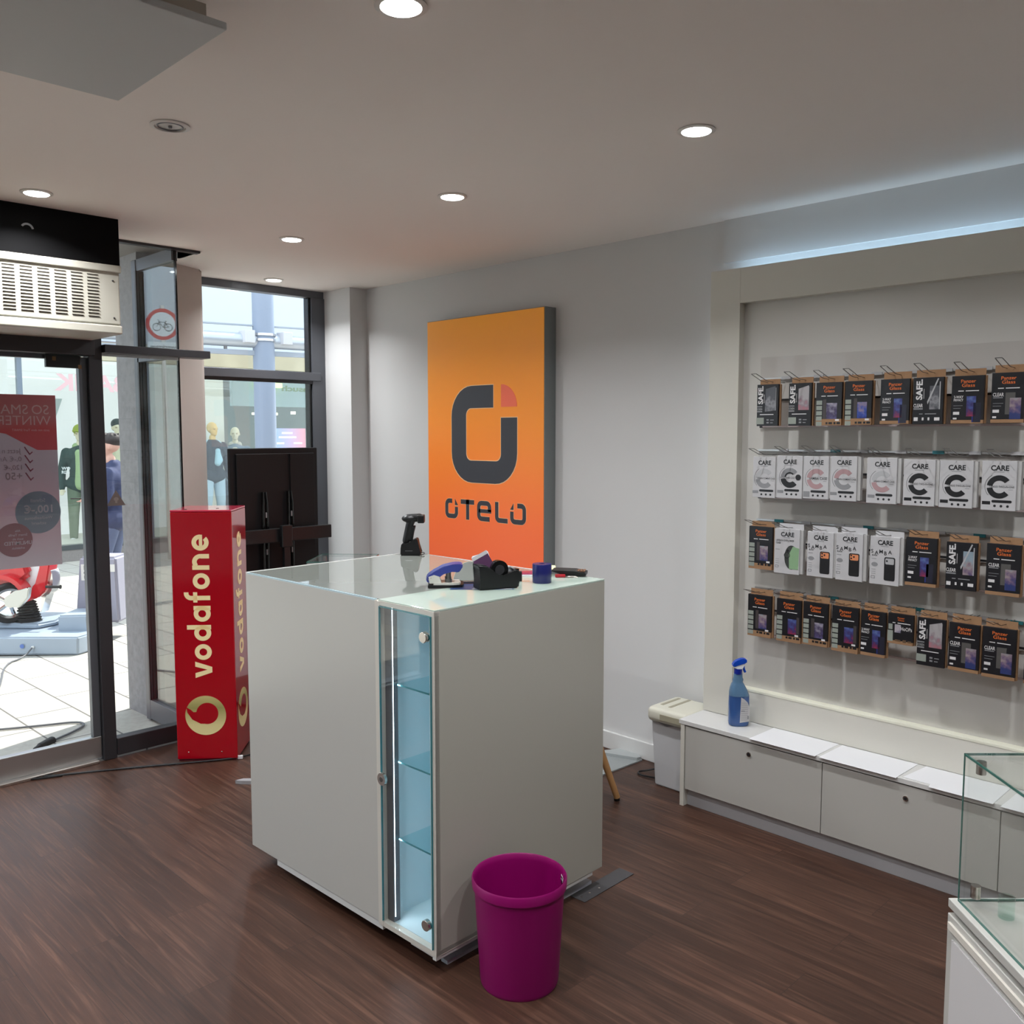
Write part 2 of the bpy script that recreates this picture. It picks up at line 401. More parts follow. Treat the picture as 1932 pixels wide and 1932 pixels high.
c = MB(); c.box(XS - .008, XS + .015, 1.437, 1.588, 1.905, 1.962, bev=.002)
struct('door_drive_bracket', c, black, fr)
c = MB(); 
for y_, z_ in ((1.472, 1.945), (1.585, 1.912)): c.box(XS + .0151, XS + .017, y_ - .008, y_ + .008, z_ - .009, z_ + .009)
struct('bracket_screw', c, mat('brass_dull', (.18, .10, .05), .4, metal=.8), fr)
# fixed pane right of the door post
w1 = MB(); w1.box(XS - .04, XS + .02, 1.69, 2.10, .015, .10, bev=.003)
w1.box(XS - .05, XS + .05, 1.69, 2.22, 1.985, 2.022, bev=.002); w1.box(XS - .03, XS + .01, 1.69, 2.2, H - .012, H + .02)
win1 = struct('window_1', w1, anth)
struct('glass_pane', MB().box(XS - .016, XS - .008, 1.69, 2.072, .10, 1.985), glasswin, win1)
struct('glass_pane', MB().box(XS - .016, XS - .008, 1.69, 2.072, 2.022, H - .012), glasswin, win1)
struct('silicone_joint', MB().box(XS - .018, XS - .004, 2.070, 2.079, .10, H - .012), blackg, win1)
struct('gasket_line', MB().box(XS - .004, XS + .004, 1.69, 2.07, 1.97, 1.985), alu, win1)
# side pane going out to the pier
w2 = MB(); w2.box(-4.985, -4.93, 2.055, 2.095, .0, H, bev=.004); w2.box(-4.93, XS - .02, 2.055, 2.09, .01, .12, bev=.003)
w2.box(-4.93, XS - .02, 2.06, 2.09, 2.47, H); w2.box(-4.93, XS - .02, 2.05, 2.10, 1.985, 2.02)
win2 = struct('window_2', w2, anth2)
struct('glass_pane', MB().box(-4.93, XS - .018, 2.072, 2.078, .12, 1.985), glassside, win2)
struct('glass_pane', MB().box(-4.93, XS - .018, 2.072, 2.078, 2.02, 2.47), glassside, win2)
struct('frame_bead', MB().box(-4.932, -4.915, 2.05, 2.058, .12, 2.47), anth, win2)
# corner shop window
w3 = MB(); w3.box(XV - .07, XV + .0, 2.45, 3.43, H - .045, H, bev=.003); w3.box(XV - .07, XV + .01, 3.30, 3.405, 0, H - .045, bev=.003)
w3.box(XV - .07, XV + .02, 2.45, 3.36, 1.945, 2.0, bev=.003); w3.box(XV - .07, XV + .02, 2.45, 3.36, .02, .12, bev=.003)
w3.box(XV - .07, XV, 2.45, 2.49, .02, H - .045)
win3 = struct('window_3', w3, anth2)
struct('glass_pane', MB().box(XV - .04, XV - .034, 2.49, 3.30, 2.0, H - .045), glasswin, win3)
struct('glass_pane', MB().box(XV - .04, XV - .034, 2.49, 3.30, .12, 1.945), glasswin, win3)
struct('gasket_line', MB().box(XV - .055, XV - .005, 3.283, 3.302, .12, H - .045), blackg, win3)
struct('gasket_line', MB().box(XV + .0, XV + .008, 2.49, 3.30, 1.925, 1.945), anth, win3)
# rest of the shop front to the left of the picture
w4 = MB(); 
for y_ in (-.64, -1.8, -2.96): w4.box(XS - .06, XS + .03, y_, y_ + .06, 0, H)
w4.box(XS - .05, XS + .02, -3, -.6, 0, .1); w4.box(XS - .05, XS + .02, -3, 1.65, H - .02, H)
win4 = struct('window_4', w4, anth)
struct('glass_pane', MB().box(XS - .016, XS - .008, -2.96, -.6, .1, H - .02), glasswin, win4)
struct('glass_pane', MB().box(XS - .016, XS - .008, -.6, 1.6, 2.05, H - .02), glasswin, win4)

# ------------------------------------------------------------------ ceiling lights
def downlight(x, y, lit, label, grp='round recessed ceiling spotlights'):
    t = thing('ceiling_light', label, 'ceiling light', (x, y, H), 0, grp)
    MB().lathe([(.044, .0), (.058, -.0), (.0585, -.0035), (.046, -.006), (.0445, -.004), (.0445, .0)], seg=40).done('ring', wring, t, True)
    MB().lathe([(.0445, -.001), (.043, -.0075), (.034, -.009), (.0, -.010)] if lit else [(.0445, -.001), (.040, -.002), (.0, -.002)], seg=40).done('lens', lampon if lit else lampoff, t, True)
    if not lit:
        MB().lathe([(.034, -.003), (.036, -.005), (.039, -.003)], seg=40).done('inner_ring', anth2, t, True)
        MB().sph((0, 0, -.004), .006).done('diode', greyp, t, True)
    if lit:
        a = arealight('ceiling_light_glow', (0, 0, -.02), (0, 0, 0), .08, .08, LAMP_W, (.95, .975, 1), 'DISK', t, math.radians(138))
    return t
for x, y, lit, lb in ((-1.628, 1.28, 1, 'lit round ceiling spotlight cut off by the top edge of the picture'),
    (-2.735, 1.262, 0, 'unlit round ceiling spotlight beside the hanging white ceiling panel'),
    (-1.633, 2.426, 1, 'lit round ceiling spotlight nearest the shelving wall on the right'),
    (-3.842, 1.23, 1, 'lit round ceiling spotlight just above the black box of the air curtain'),
    (-2.747, 2.405, 1, 'lit round ceiling spotlight above the orange light box sign'),
    (-3.88, 2.375, 1, 'lit small ceiling spotlight in the middle between door and orange sign'),
    (-4.968, 2.911, 1, 'smallest lit ceiling spotlight, right in front of the corner shop window')):
    downlight(x, y, lit, lb)
p_ = downlight(-.52, 1.28, 1, 'lit round ceiling spotlight out of the picture, added to light the back of the shop', 'added ceiling spotlights behind the viewer')
for x, y in ((-.52, 2.43), (-.52, .1), (-1.63, .1), (-2.74, .1), (-3.85, .1), (-1.63, -1.1), (-3.85, -1.1)):  # unseen spotlights continue the grid, added for light from behind
    q_ = copy_tree(p_); q_.location = (x, y, H)

# ------------------------------------------------------------------ objects on ceiling / shop front
t = thing('ceiling_panel', 'large flat white heating panel hanging under the ceiling, top left corner', 'ceiling panel', (-2.083, .96, 2.445))
MB().box(-.283, .283, -1.2, 0, -.012, .004, bev=.003).done('panel', mat('panel_white', (.54, .55, .54), .5), t)
MB().box(-.25, .262, -1.17, -.035, .004, .036).done('mounting_frame', mat('frame_beige', (.45, .40, .33), .5), t)
for x_ in (-.2, .2):
    for y_ in (-.2, -1.0): MB().cyl((x_, y_, .036), (x_, y_, .085), .008).done('hanger', steel, t)

t = thing('air_curtain', 'beige metal air curtain with louvre slots under a black box above the door', 'air curtain', (-4.067, 1.63, 0))
MB().box(-.40, 0, -2.2, .0, 2.332, H, bev=.002).done('cover_box', blackm, t)
b = MB(); b.box(-.39, -.01, -2.2, .0, 2.075, 2.332, bev=.006); b.done('housing', beigem, t)
MB().box(-.40, .0, -2.2, .003, 2.035, 2.073, bev=.006).done('bottom_trim', beigem, t)
MB().box(-.40, .004, -2.2, .004, 2.300, 2.331, bev=.004).done('top_trim', beigem, t)
MB().box(-.42, -.36, -2.2, -.01, 2.04, H).done('mounting_frame', anth, t)
lv = MB(); lh = MB()
for k in range(28):
    for r in range(14):
        yc = -.115 - k * .066; zc = 2.283 - r * .0136
        lh.box(-.0095, -.0082, yc - .022, yc + .022, zc - .0035, zc + .003)
        lv.prism([(-.024, 0), (-.018, .0035), (.018, .0035), (.024, 0)], .005, bas((-.0098, yc, zc + .001), (0, 1, 0), (0, 0, 1)))
lv.done('louver_field', beigem, t); lh.done('louver_slot_shade', beiged, t)  # dark strips paint the shade inside the louvre slots

for y_, z_ in ((-.03, 2.265), (-.03, 2.105), (-.11, 2.04)): MB().sph((-.008, y_, z_), .004).done('screw', anth, t)
r_ = MB(); r_.ring((0, 0), .018, .026, .2, 2.6, bas((.001, -.37, 2.43), (0, 1, 0), (0, 0, 1)), .001); r_.done('sticker_remnant', greyp, t)

# poster stuck on the outside of the door glass, seen mirrored from behind
XP = XS - .036
P = thing('poster', 'red and grey advertising poster seen mirrored through the door glass', 'poster', (XP, 0, 0))
Mp = bas((.0012, 0, 0), (0, 1, 0), (0, 0, 1))
MB().box(-.001, .0008, .62, 1.487, .985, 1.778).done('sheet', gradmat('poster_mottle', 2, .98, 1.78, [(0, 'c8bcc2'), (.35, 'c8acb4'), (.6, 'bcaeb6'), (1, 'cabfc4')], nz=.3, nsc=9, rough=.8), P)
b = MB(); b.prism([(.62, 1.61), (1.21, 1.61), (1.27, 1.60), (1.33, 1.565), (1.40, 1.525), (1.487, 1.525), (1.487, 1.778), (.62, 1.778)], .0004, Mp)
b.done('red_area', gradmat('poster_red', 2, 1.52, 1.78, [(0, 'e06a78'), (.35, 'e26a72'), (.6, 'dd949a'), (1, 'dc858c')], nz=.35, nsc=7, rough=.8), P)
b = MB(); b.disc((1.392, 1.237), .098, Mp, .0007); b.done('dark_disc', mat('poster_slate', '98a0b0', .8), P)
b = MB(); b.disc((1.285, 1.116), .077, Mp, .0009); b.done('dark_red_disc', mat('poster_wine', 'a8747e', .8), P)
Mt = bas((.0014, 0, 0), (0, -1, 0), (0, 0, 1))     # mirrored: reads right from outside
def ptxt(nm, lines, m):
    b = MB(); b.flat = True
    for s_, y, z, h, bo, al in lines:
        n0 = len(b.bm.verts); b.bm.verts.ensure_lookup_table()
        b.text(s_, Matrix.Identity(4), 0, 0, h, None, bo, al, 0)
        b.bm.verts.ensure_lookup_table()
        for v in b.bm.verts[n0:]: v.co = Vector((.0022, y - v.co.x, z + v.co.y))
    return b.done(nm, m, P)
ptxt('headline', [('SO', 1.455, 1.690, .042, 0, 'l'), ('SMART', 1.366, 1.690, .042, 0, 'l'), ('WINTER', 1.462, 1.640, .042, -.006, 'l'), ('jetzt mit dem Tarif SMART', 1.455, 1.612, .010, 0, 'l')], mat('poster_pale', 'f2d6dc', .8))
ptxt('offer_text', [('Jetzt n', 1.330, 1.512, .021, 0, 'l'), ('0,-€ An', 1.330, 1.475, .021, 0, 'l'), ('120,-€', 1.330, 1.437, .021, .01, 'l'), ('+50', 1.330, 1.392, .032, .01, 'l')], mat('poster_text_dark', 'a38f96', .8))
b = MB()
for z_ in (1.520, 1.482, 1.443, 1.402): b.stroke([(1.378, z_ - .003), (1.366, z_ - .014), (1.345, z_ + .020)], .005, Mp, .001)
b.done('check_mark', mat('poster_check', 'a86274', .8), P)
ptxt('disc_text', [('Schnell', 1.392, 1.285, .016, 0, 'c'), ('100,-€', 1.392, 1.235, .034, .02, 'c'), ('Wechselbonus', 1.392, 1.205, .014, 0, 'c'), ('sichern!', 1.392, 1.180, .014, 0, 'c'),
    ('Alle', 1.300, 1.152, .010, 0, 'c'), ('Smart Tarife', 1.300, 1.133, .011, 0, 'c'), ('auch als', 1.300, 1.115, .010, 0, 'c'), ('UNLIMITED', 1.300, 1.093, .016, .015, 'c'), ('erhältlich', 1.300, 1.073, .010, 0, 'c')], mat('poster_pale2', 'd6c8d2', .8))
# warning triangle sticker on the fixed pane
t = thing('warning_sticker', 'small brownish warning triangle sticker on the fixed glass pane', 'sticker', (XS - .006, 1.737, 1.25))
MB().prism([(-.045, 0), (.045, 0), (0, .077)], .0006, bas((.0, 0, 0), (0, 1, 0), (0, 0, 1))).done('triangle', mat('sticker_brown', (.16, .13, .12), .6), t)
b = MB(); M_ = bas((.0008, 0, 0), (0, 1, 0), (0, 0, 1)); b.disc((0, .032), .012, M_, .0004, (1, .8)); b.disc((0, .018), .006, M_, .0004); b.done('symbol', mat('sticker_pale', (.26, .23, .21), .6), t)

for m_ in [m for k, m in MATS.items() if k.startswith('poster')]:      # thin paper lets daylight through
    nt = m_.node_tree; p_b = nt.nodes['Principled BSDF']; o_ = [n for n in nt.nodes if n.type == 'OUTPUT_MATERIAL'][0]
    tr = nt.nodes.new('ShaderNodeBsdfTranslucent'); mxs = nt.nodes.new('ShaderNodeMixShader'); mxs.inputs[0].default_value = .42
    if p_b.inputs['Base Color'].links: nt.links.new(p_b.inputs['Base Color'].links[0].from_socket, tr.inputs[0])
    else: tr.inputs[0].default_value = p_b.inputs['Base Color'].default_value
    nt.links.new(p_b.outputs[0], mxs.inputs[1]); nt.links.new(tr.outputs[0], mxs.inputs[2]); nt.links.new(mxs.outputs[0], o_.inputs[0])
# ------------------------------------------------------------------ red light box (turned)
A0 = Vector((-4.211, 1.880, 0)); wv = Vector((math.cos(math.radians(48.5)), math.sin(math.radians(48.5)), 0)); ang = math.atan2(wv.y, wv.x)
V = thing('light_box_column', 'tall red standing light box with sideways cream word and ring emblem', 'light box', A0, ang)
VW, VD, VH = .290, .285, 1.235
b = MB(); b.box(.0, VW, .0, VD, .009, VH - .01, bev=.004); b.done('body', redg, V)
b = MB(); b.box(.0, VW, .0, VD, VH - .0098, VH, bev=.003); b.done('lid', red_toplit, V)
b = MB(); b.box(.006, VW - .006, .006, VD - .006, 0, .010); b.done('foot', mat('dark_red', (.10, 0, .01), .4), V)
b = MB()
for x_, y_ in ((.06, .05), (.2, .1)): b.cyl((x_, y_, VH), (x_, y_, VH + .0015), .007)
b.done('screw_hole', blackp, V)
b = MB()
for x_ in (.055, .215): b.sph((x_, -.001, .045), .0035)
b.done('screw', steel, V)
def glyphs(b, M, x, y, xh, gap, adv=1.0):
    """v o d a f o n e built from rings and bars; M plane, x-height xh"""
    w = xh * .27; R = xh * .5; r = R - w
    def o(cx, a0=0, a1=2 * PI, sc=(.96, 1)): b.ring((cx, y + R), r, R, a0, a1, M, sc=sc)
    X = x
    for ch in 'vodafone':
        if ch == 'v':
            b.prism([(X, y + xh), (X + w * 1.12, y + xh), (X + xh * .5, y + w * 1.05), (X + xh - w * 1.12, y + xh), (X + xh, y + xh), (X + xh * .5 + w * .62, y), (X + xh * .5 - w * .62, y)], .0006, M); X += xh + gap * .5
        elif ch == 'o': o(X + R * .96); X += xh * .96 + gap
        elif ch == 'd':
            o(X + R * .96); b.stroke([(X + xh * .96 - w * .5, y), (X + xh * .96 - w * .5, y + xh * 1.42)], w, M); X += xh * .96 + gap
        elif ch == 'a':
            o(X + R * .96); b.stroke([(X + xh * .96 - w * .5, y), (X + xh * .96 - w * .5, y + xh)], w, M)
            X += xh * .96 + gap
        elif ch == 'f':
            b.stroke([(X + w * 1.0, y), (X + w * 1.0, y + xh * 1.12)], w, M); b.ring((X + w * .5 + xh * .42, y + xh * 1.12), xh * .42 - w, xh * .42, PI, PI * .5, M)
            b.stroke([(X + w * .5 + xh * .42, y + xh * 1.54 - w / 2), (X + xh * .62, y + xh * 1.54 - w / 2)], w, M)
            b.stroke([(X, y + xh - w * .45), (X + xh * .62, y + xh - w * .45)], w * .9, M); X += xh * .60 + gap
        elif ch == 'n':
            b.stroke([(X + w / 2, y), (X + w / 2, y + xh)], w, M); b.ring((X + R * .95, y + R), r, R, 0, PI * .75, M, sc=(.95, 1))
            b.stroke([(X + xh * .95 - w * .5, y), (X + xh * .95 - w * .5, y + R)], w, M); X += xh * .95 + gap
        elif ch == 'e':
            o(X + R * .96, 0, 2 * PI * .875); b.stroke([(X + w * .6, y + R - w * .1), (X + xh * .96 - w * .05, y + R - w * .1)], w * .72, M); X += xh * .96 + gap
    return X
def emblem(M, cx, cy, R, parent):
    b = MB(); b.disc((cx, cy), R, M, .0006, n=64)
    b.done('emblem_ring', MATS.get('emblem_gold') or gradmat('emblem_gold', 2, .10, .32, [(0, 'ddd09a'), (.35, 'd2c48c'), (.75, '8f8a52'), (1, 'b9ad72')], rough=.4, emit=.10), parent)
    b = MB(); r = R * .54; ix, iy = cx + R * .08, cy + R * .10
    b.disc((ix, iy), r, M, .0011, n=48)
    pts = [(ix - r * .99, iy + r * .15), (ix - r * 1.25, iy + r * .14), (ix - r * 1.5, iy + r * .38), (cx - R * .93, cy + R * .42), (cx - R * .90, cy + R * .16), (cx - R * .66, cy - R * .20), (cx - R * .25, cy - R * .42), (ix, iy - r * .98), (ix, iy)]
    b.prism(pts, .0010, M); b.done('emblem_drop', MATS['red_gloss'], parent)
Mf = bas((0, -.0006, 0), (0, 0, 1), (-1, 0, 0))   # letters run upwards: local right = up, local up = -x
b = MB(); glyphs(b, Mf, .415, -.180, .081, .0165); b.done('lettering', creamL, V)
emblem(bas((0, -.0006, 0), (1, 0, 0), (0, 0, 1)), .142, .228, .098, V)
Ms = bas((VW + .0006, 0, 0), (0, 0, 1), (0, -1, 0))
b = MB(); glyphs(b, Ms, .415, -.175, .081, .0165); b.done('lettering', creamL, V)
emblem(bas((VW + .0006, 0, 0), (0, 1, 0), (0, 0, 1)), .136, .228, .098, V)

# ------------------------------------------------------------------ orange light box on the back wall
T = thing('light_box_sign', 'big orange wall light box with dark rounded emblem and five letter word', 'light box sign', (-3.69, YW, 0))
b = MB(); b.box(-.475, .471, -.085, 0, .70, 2.253, bev=.003); b.done('housing', mat('housing_grey', (.22, .235, .235), .45, metal=.3), T)
b = MB(); b.box(-.470, .466, -.0875, -.0851, .704, 2.249); b.done('face_panel', gradmat('orange_face', 2, .70, 2.30, [(0, 'ec6440'), (.25, 'ee6c38'), (.6, 'e8861f'), (1, 'dc8e18')], emit=.20, rough=.35, nz=.12, nsc=1.6), T)
MS = bas((3.69, -.0878, 0), (1, 0, 0), (0, 0, 1)); MS = bas((0, -.0878, 0), (1, 0, 0), (0, 0, 1))
dark = mat('emblem_charcoal', (.045, .045, .055), .5); halo = mat('emblem_outline', (.80, .50, .28), .5, emit=.12)
def sx(x): return x + 3.69
def arcp(cx, cy, r, a0, a1, n=8): return [(cx + r * math.cos(a0 + (a1 - a0) * k / n), cy + r * math.sin(a0 + (a1 - a0) * k / n)) for k in range(n + 1)]
def biglogo(b, ex, d):
    # outer 0.531 x 0.542, stroke .118, gap at the upper right corner
    x0, x1, z0, z1 = sx(-3.948) - ex, sx(-3.417) + ex, 1.325 - ex, 1.867 + ex; w = .124 + 2 * ex; R = .17; xi0, xi1, zi0, zi1 = x0 + w, x1 - w, z0 + w, z1 - w; ri = .04
    gx = sx(-3.602) + ex; gz = 1.687 + ex
    outer = [(gx, z1)] + arcp(x0 + R, z1 - R, R, PI / 2, PI) + arcp(x0 + R, z0 + R, R, PI, 1.5 * PI) + arcp(x1 - R, z0 + R, R, 1.5 * PI, 2 * PI) + [(x1, gz)]
    inner = [(gx, zi1)] + arcp(xi0 + ri, zi1 - ri, ri, PI / 2, PI) + arcp(xi0 + ri, zi0 + ri, ri, PI, 1.5 * PI) + arcp(xi1 - ri, zi0 + ri, ri, 1.5 * PI, 2 * PI) + [(xi1, gz)]
    for k in range(len(outer) - 1): b.prism([inner[k], outer[k], outer[k + 1], inner[k + 1]][::-1], d, MS)
b = MB(); biglogo(b, .0035, .0006); b.done('emblem_outline', halo, T)
b = MB(); biglogo(b, 0, .0012); b.done('emblem', dark, T)
b = MB(); cx, cz = sx(-3.540), 1.745; b.prism([(cx, cz)] + arcp(cx, cz, .122, 0, PI / 2, 10), .0012, MS); b.done('emblem_accent', mat('accent_red', (.80, .14, .07), .5, emit=.12), T)
def word(b, ex, d):
    zt, zb = 1.226 + ex, 1.112 - ex; hh = zt - zb; w = .026 + 2 * ex; mid = (zt + zb) / 2
    def o(x0, x1, mirror=False):
        a, c = x0 + w / 2 - ex, x1 - w / 2 + ex; r = .022; t_, bo = zt - w / 2, zb + w / 2
        f = (lambda x: a + c - x) if mirror else (lambda x: x)
        pts = [(a + (c - a) * .55, t_), (a + r, t_)] + arcp(a + r, t_ - r, r, PI / 2, PI, 4) + arcp(a + r, bo + r, r, PI, 1.5 * PI, 4) + arcp(c - r, bo + r, r, 1.5 * PI, 2 * PI, 4) + [(c, bo + (t_ - bo) * .62)]
        b.stroke([(f(x), z) for x, z in pts], w, MS, d)
        q = [(c - w * .5, t_ + w * .5), (c + w * .5, t_ - w * .9), (c - w * .5, t_ - w * .9)]
        b.prism([(f(x), z) for x, z in q], d, MS)
    o(sx(-4.008), sx(-3.897))
    x = sx(-3.872); b.stroke([(x, zt - w / 2), (x + .112, zt - w / 2)], w, MS, d); b.stroke([(x + .058, zt), (x + .058, zb)], w, MS, d)
    a, c = sx(-3.734) + w / 2, sx(-3.620) - w / 2; r = .022; t_, bo = zt - w / 2, zb + w / 2
    b.stroke([(c, bo), (a + r, bo)] + arcp(a + r, bo + r, r, 1.5 * PI, PI, 4) + arcp(a + r, t_ - r, r, PI, PI / 2, 4) + arcp(c - r, t_ - r, r, PI / 2, 0, 4) + [(c, mid - .002)], w, MS, d)
    b.stroke([(a, mid), (c + w / 2, mid)], w * .8, MS, d)
    x = sx(-3.588) + w / 2; b.stroke([(x, zt), (x, zb + w / 2 + .02)] + arcp(x + .02, zb + w / 2 + .02, .02, PI, 1.5 * PI, 4) + [(x + .085, zb + w / 2)], w, MS, d)
    o(sx(-3.470), sx(-3.350), True)
b = MB(); word(b, .002, .0006); b.done('word_outline', halo, T)
b = MB(); word(b, 0, .0012); b.done('lettering', dark, T)

# ------------------------------------------------------------------ television turned to the window
T = thing('television', 'black television on a stand seen from behind, in the corner window', 'television', (-4.86, 2.83, 0))
b = MB(); b.box(-.03, .0, -.295, .295, .46, 1.515, bev=.006); b.done('frame', tvblack, T)
b = MB(); b.box(.0, .018, -.262, .262, .49, 1.482, bev=.004); b.box(.018, .030, .085, .10, .49, 1.48); b.done('back_cover', tvblack, T)
b = MB(); b.box(.075, .115, -.33, .315, .96, 1.04, bev=.004); b.done('mount_crossbar', black, T)
for y_ in (-.10, .07):
    b = MB()
    for e_ in (-.014, .014): b.tube([(.04, y_ + e_, .70), (.045, y_ + e_, 1.16), (.035, y_ + e_ * .6, 1.255)], .009, smooth=1)
    b.done('mount_arm', blackg, T)
    b = MB()
    for z_ in (1.12, .90): b.box(.056, .060, y_ - .004, y_ + .004, z_ - .016, z_ + .016)
    b.done('buckle', greyp, T)
b = MB(); b.box(.115, .15, -.05, .02, .93, 1.06, bev=.005); b.box(.12, .145, -.035, .005, .02, .95); b.done('stand_pole', black, T)
MB().box(-.12, .30, -.24, .21, 0, .02, bev=.006).done('stand_foot', black, T)

# ------------------------------------------------------------------ glass hood podiums
def podium(name, label, loc, rz, w, d, zt, hood, slab=True):
    t = thing(name, label, 'display cabinet', loc, rz)
    z1 = zt - hood - .017; g_ = .006
    ov = 0.012
    b = MB(); b.box(-ov, w + .3 * slab, -d - .3 * slab, ov, z1 - .0, z1 + .017, bev=.0015); b.done('top_board', white, t)
    z2 = z1 - .012
    b = MB(); b.box(-.012, w + .3 * slab, -d - .3 * slab, .012, .0, z2, bev=.002); b.done('body', white, t)
    zh0, zh1 = z1 + .017 + .0, zt
    b = MB(); b.box(0, w, -g_, 0, zh0, zh1); b.box(0, g_, -d, -g_, zh0, zh1); b.box(w - g_, w, -d, -g_, zh0, zh1); b.box(0, w, -d, -d + g_, zh0, zh1); b.box(0, w, -d, 0, zh1 - g_, zh1)
    b.done('glass_hood', glassclear, t)
    b = MB(); e_ = .0022
    for x_ in (0, w - e_):
        for y_ in (-e_, -d):
            b.box(x_, x_ + e_, y_, y_ + e_, zh0, zh1)
    for z_ in (zh0, zh1 - .004):
        b.box(0, w, -e_, 0, z_, z_ + .004); b.box(0, w, -d, -d + e_, z_, z_ + .004); b.box(0, e_, -d, 0, z_, z_ + .004); b.box(w - e_, w, -d, 0, z_, z_ + .004)
    b.done('glass_edge', gedge, t)
    for x_, y_ in ((.022, -.022), (w - .022, -d + .022)):
        for z_ in (zh0 + .03, zh1 - .02):
            MB().cyl((x_, y_, z_ - .012), (x_, y_, z_ + .012), .009, seg=14).done('connector', steel, t, True)
    return t
podium('display_podium', 'slim white podium with small glass hood, behind the counter near the television', (-3.866, 2.500, 0), math.radians(-45 + 88), .29, .29, 1.0, .25, slab=False)
fp = podium('display_podium', 'white cabinet with glass hood cut off at the bottom right corner of the picture', (-.574, 1.775, 0), math.radians(45.1), .62, .62, 1.0, .2905)
b = MB(); b.box(-.016, -.0118, -.60, -.015, .02, .64); b.done('door', mat('door_white', (.62, .60, .60), .3), fp)
b = MB(); b.box(-.0175, -.0122, -.615, .0, .655, .668); b.done('door_frame_strip', whiteedge, fp)
MB().cyl((.06, -.06, .71), (.06, -.06, .75), .014, seg=18).done('clear_foot', glasstop, fp)

# ------------------------------------------------------------------ white sales counter
a_ = .01894; KX, KY = -1.95, 1.63
K = thing('sales_counter', 'white square sales counter with glossy glass top and lit glass corner cabinet', 'counter', (KX, KY, 0), a_)
CH = 1.10; D_ = .778; VX = -.262
b = MB(); b.box(-1.04, VX - .012, 0, .018, .072, CH - .006, bev=.001); b.done('front_panel', white, K)
b = MB(); b.box(-.018, 0, .0, D_, .068, CH - .0065, bev=.0008); b.done('side_panel', mat('white_laminate_shaded', (.41, .395, .345), .3), K)  # laminate darkened to paint the shade of the face turned from the windows
b = MB(); b.box(-1.04, -1.022, .018, D_, .07, CH - .006, bev=.001); b.box(-1.022, -.018, D_ - .018, D_, .07, CH - .006); b.box(-1.022, -.018, .30, D_ - .018, .07, .088); b.done('carcass', white, K)
b = MB(); b.box(VX - .012, VX + .0, -.002, .02, .066, CH - .004, bev=.001); b.box(VX, VX + .012, -.003, .3, .066, CH - .006, bev=.001); b.done('upright', whiteedge, K)
b = MB(); b.box(VX + .012, -.0, -.002, .02, CH - .018, CH - .004); b.box(VX + .012, 0, -.002, .25, .066, .082); b.box(-.020, 0, -.0022, .018, .066, CH - .006, bev=.001); b.box(VX + .012, -.018, .02, .28, CH - .016, CH - .010); b.done('cabinet_frame', whiteedge, K)
# interior of the lit cabinet
b = MB(); b.box(VX + .012, -.018, .262, .27, .082, CH - .018); b.box(-.0185, -.0178, .02, .262, .082, CH - .018); b.box(VX + .012, VX + .0128, .03, .262, .082, CH - .018); b.box(VX + .012, -.018, .02, .262, .082, .0832); b.done('cabinet_lining', vitw, K)
b = MB(); b.box(VX + .014, VX + .044, .016, .040, .084, CH - .02); b.done('light_profile', anth2, K)
b = MB(); b.box(VX + .0440, VX + .0449, .020, .0222, .10, CH - .022); b.done('led_tube', ledb, K)
arealight('cabinet_light', (VX + .052, .03, .58), (0, math.radians(-90), math.radians(35)), .95, .012, .65, (.74, .90, 1), parent=K)
for z_ in (.834, .592, .346):
    s_ = MB().box(VX + .05, -.0185, .035, .26, z_, z_ + .005).done('shelf', glassshelf, K)
    MB().box(VX + .05, -.0185, .0335, .035, z_, z_ + .005).done('shelf_edge', gedgel, s_)
b = MB()
for z_ in (.865, .80, .62, .56, .375, .31):
    for x_ in (VX + .075, -.075): b.cyl((x_, .2595, z_), (x_, .2625, z_), .0028, seg=8)
b.done('pin_hole', blackp, K)
dr = MB().box(VX + .016, -.010, -.007, -.002, .088, 1.080).done('glass_door', glassclear, K)
b = MB(); b.box(-.0115, -.0095, -.008, -.0015, .088, 1.08); b.box(VX + .015, VX + .017, -.008, -.0015, .088, 1.08); b.box(VX + .015, -.0095, -.008, -.0015, 1.079, 1.081); b.done('door_edge', gedgel, dr)
for z_ in (1.020, .160):
    b = MB(); b.cyl((-.030, -.006, z_), (-.030, -.018, z_), .0165, seg=28); b.cyl((-.030, -.018, z_), (-.030, -.0195, z_), .0165, .015, seg=28); b.done('hinge_knob', steel, dr, True)
b = MB(); b.box(VX + .012, VX + .03, -.012, -.007, .528, .566, bev=.001); b.cyl((VX + .028, -.007, .547), (VX + .028, -.016, .547), .019, seg=28); lk = b.done('lock', steel, dr, True)
MB().cyl((VX + .028, -.016, .547), (VX + .028, -.0168, .547), .008, seg=20).done('keyhole', darksteel, lk)
# glass top
b = MB(); b.box(VX + .004, 0, 0, D_, CH - .006, CH, bev=.001); b.done('glass_top', topg, K)
b = MB(); b.box(-1.028, VX + .003, .010, D_ - .008, CH - .008, CH - .001); b.done('glass_top_inset', topg2, K)
b = MB(); b.box(-1.03, VX - .014, .0005, .010, CH - .010, CH - .002); b.done('glass_top_edge', gedgeb, K)
b = MB(); b.box(-1.04, -1.029, 0, D_, CH - .006, CH, bev=.0008); b.box(-1.029, VX, D_ - .008, D_, CH - .006, CH); b.done('rim', whiteg, K)
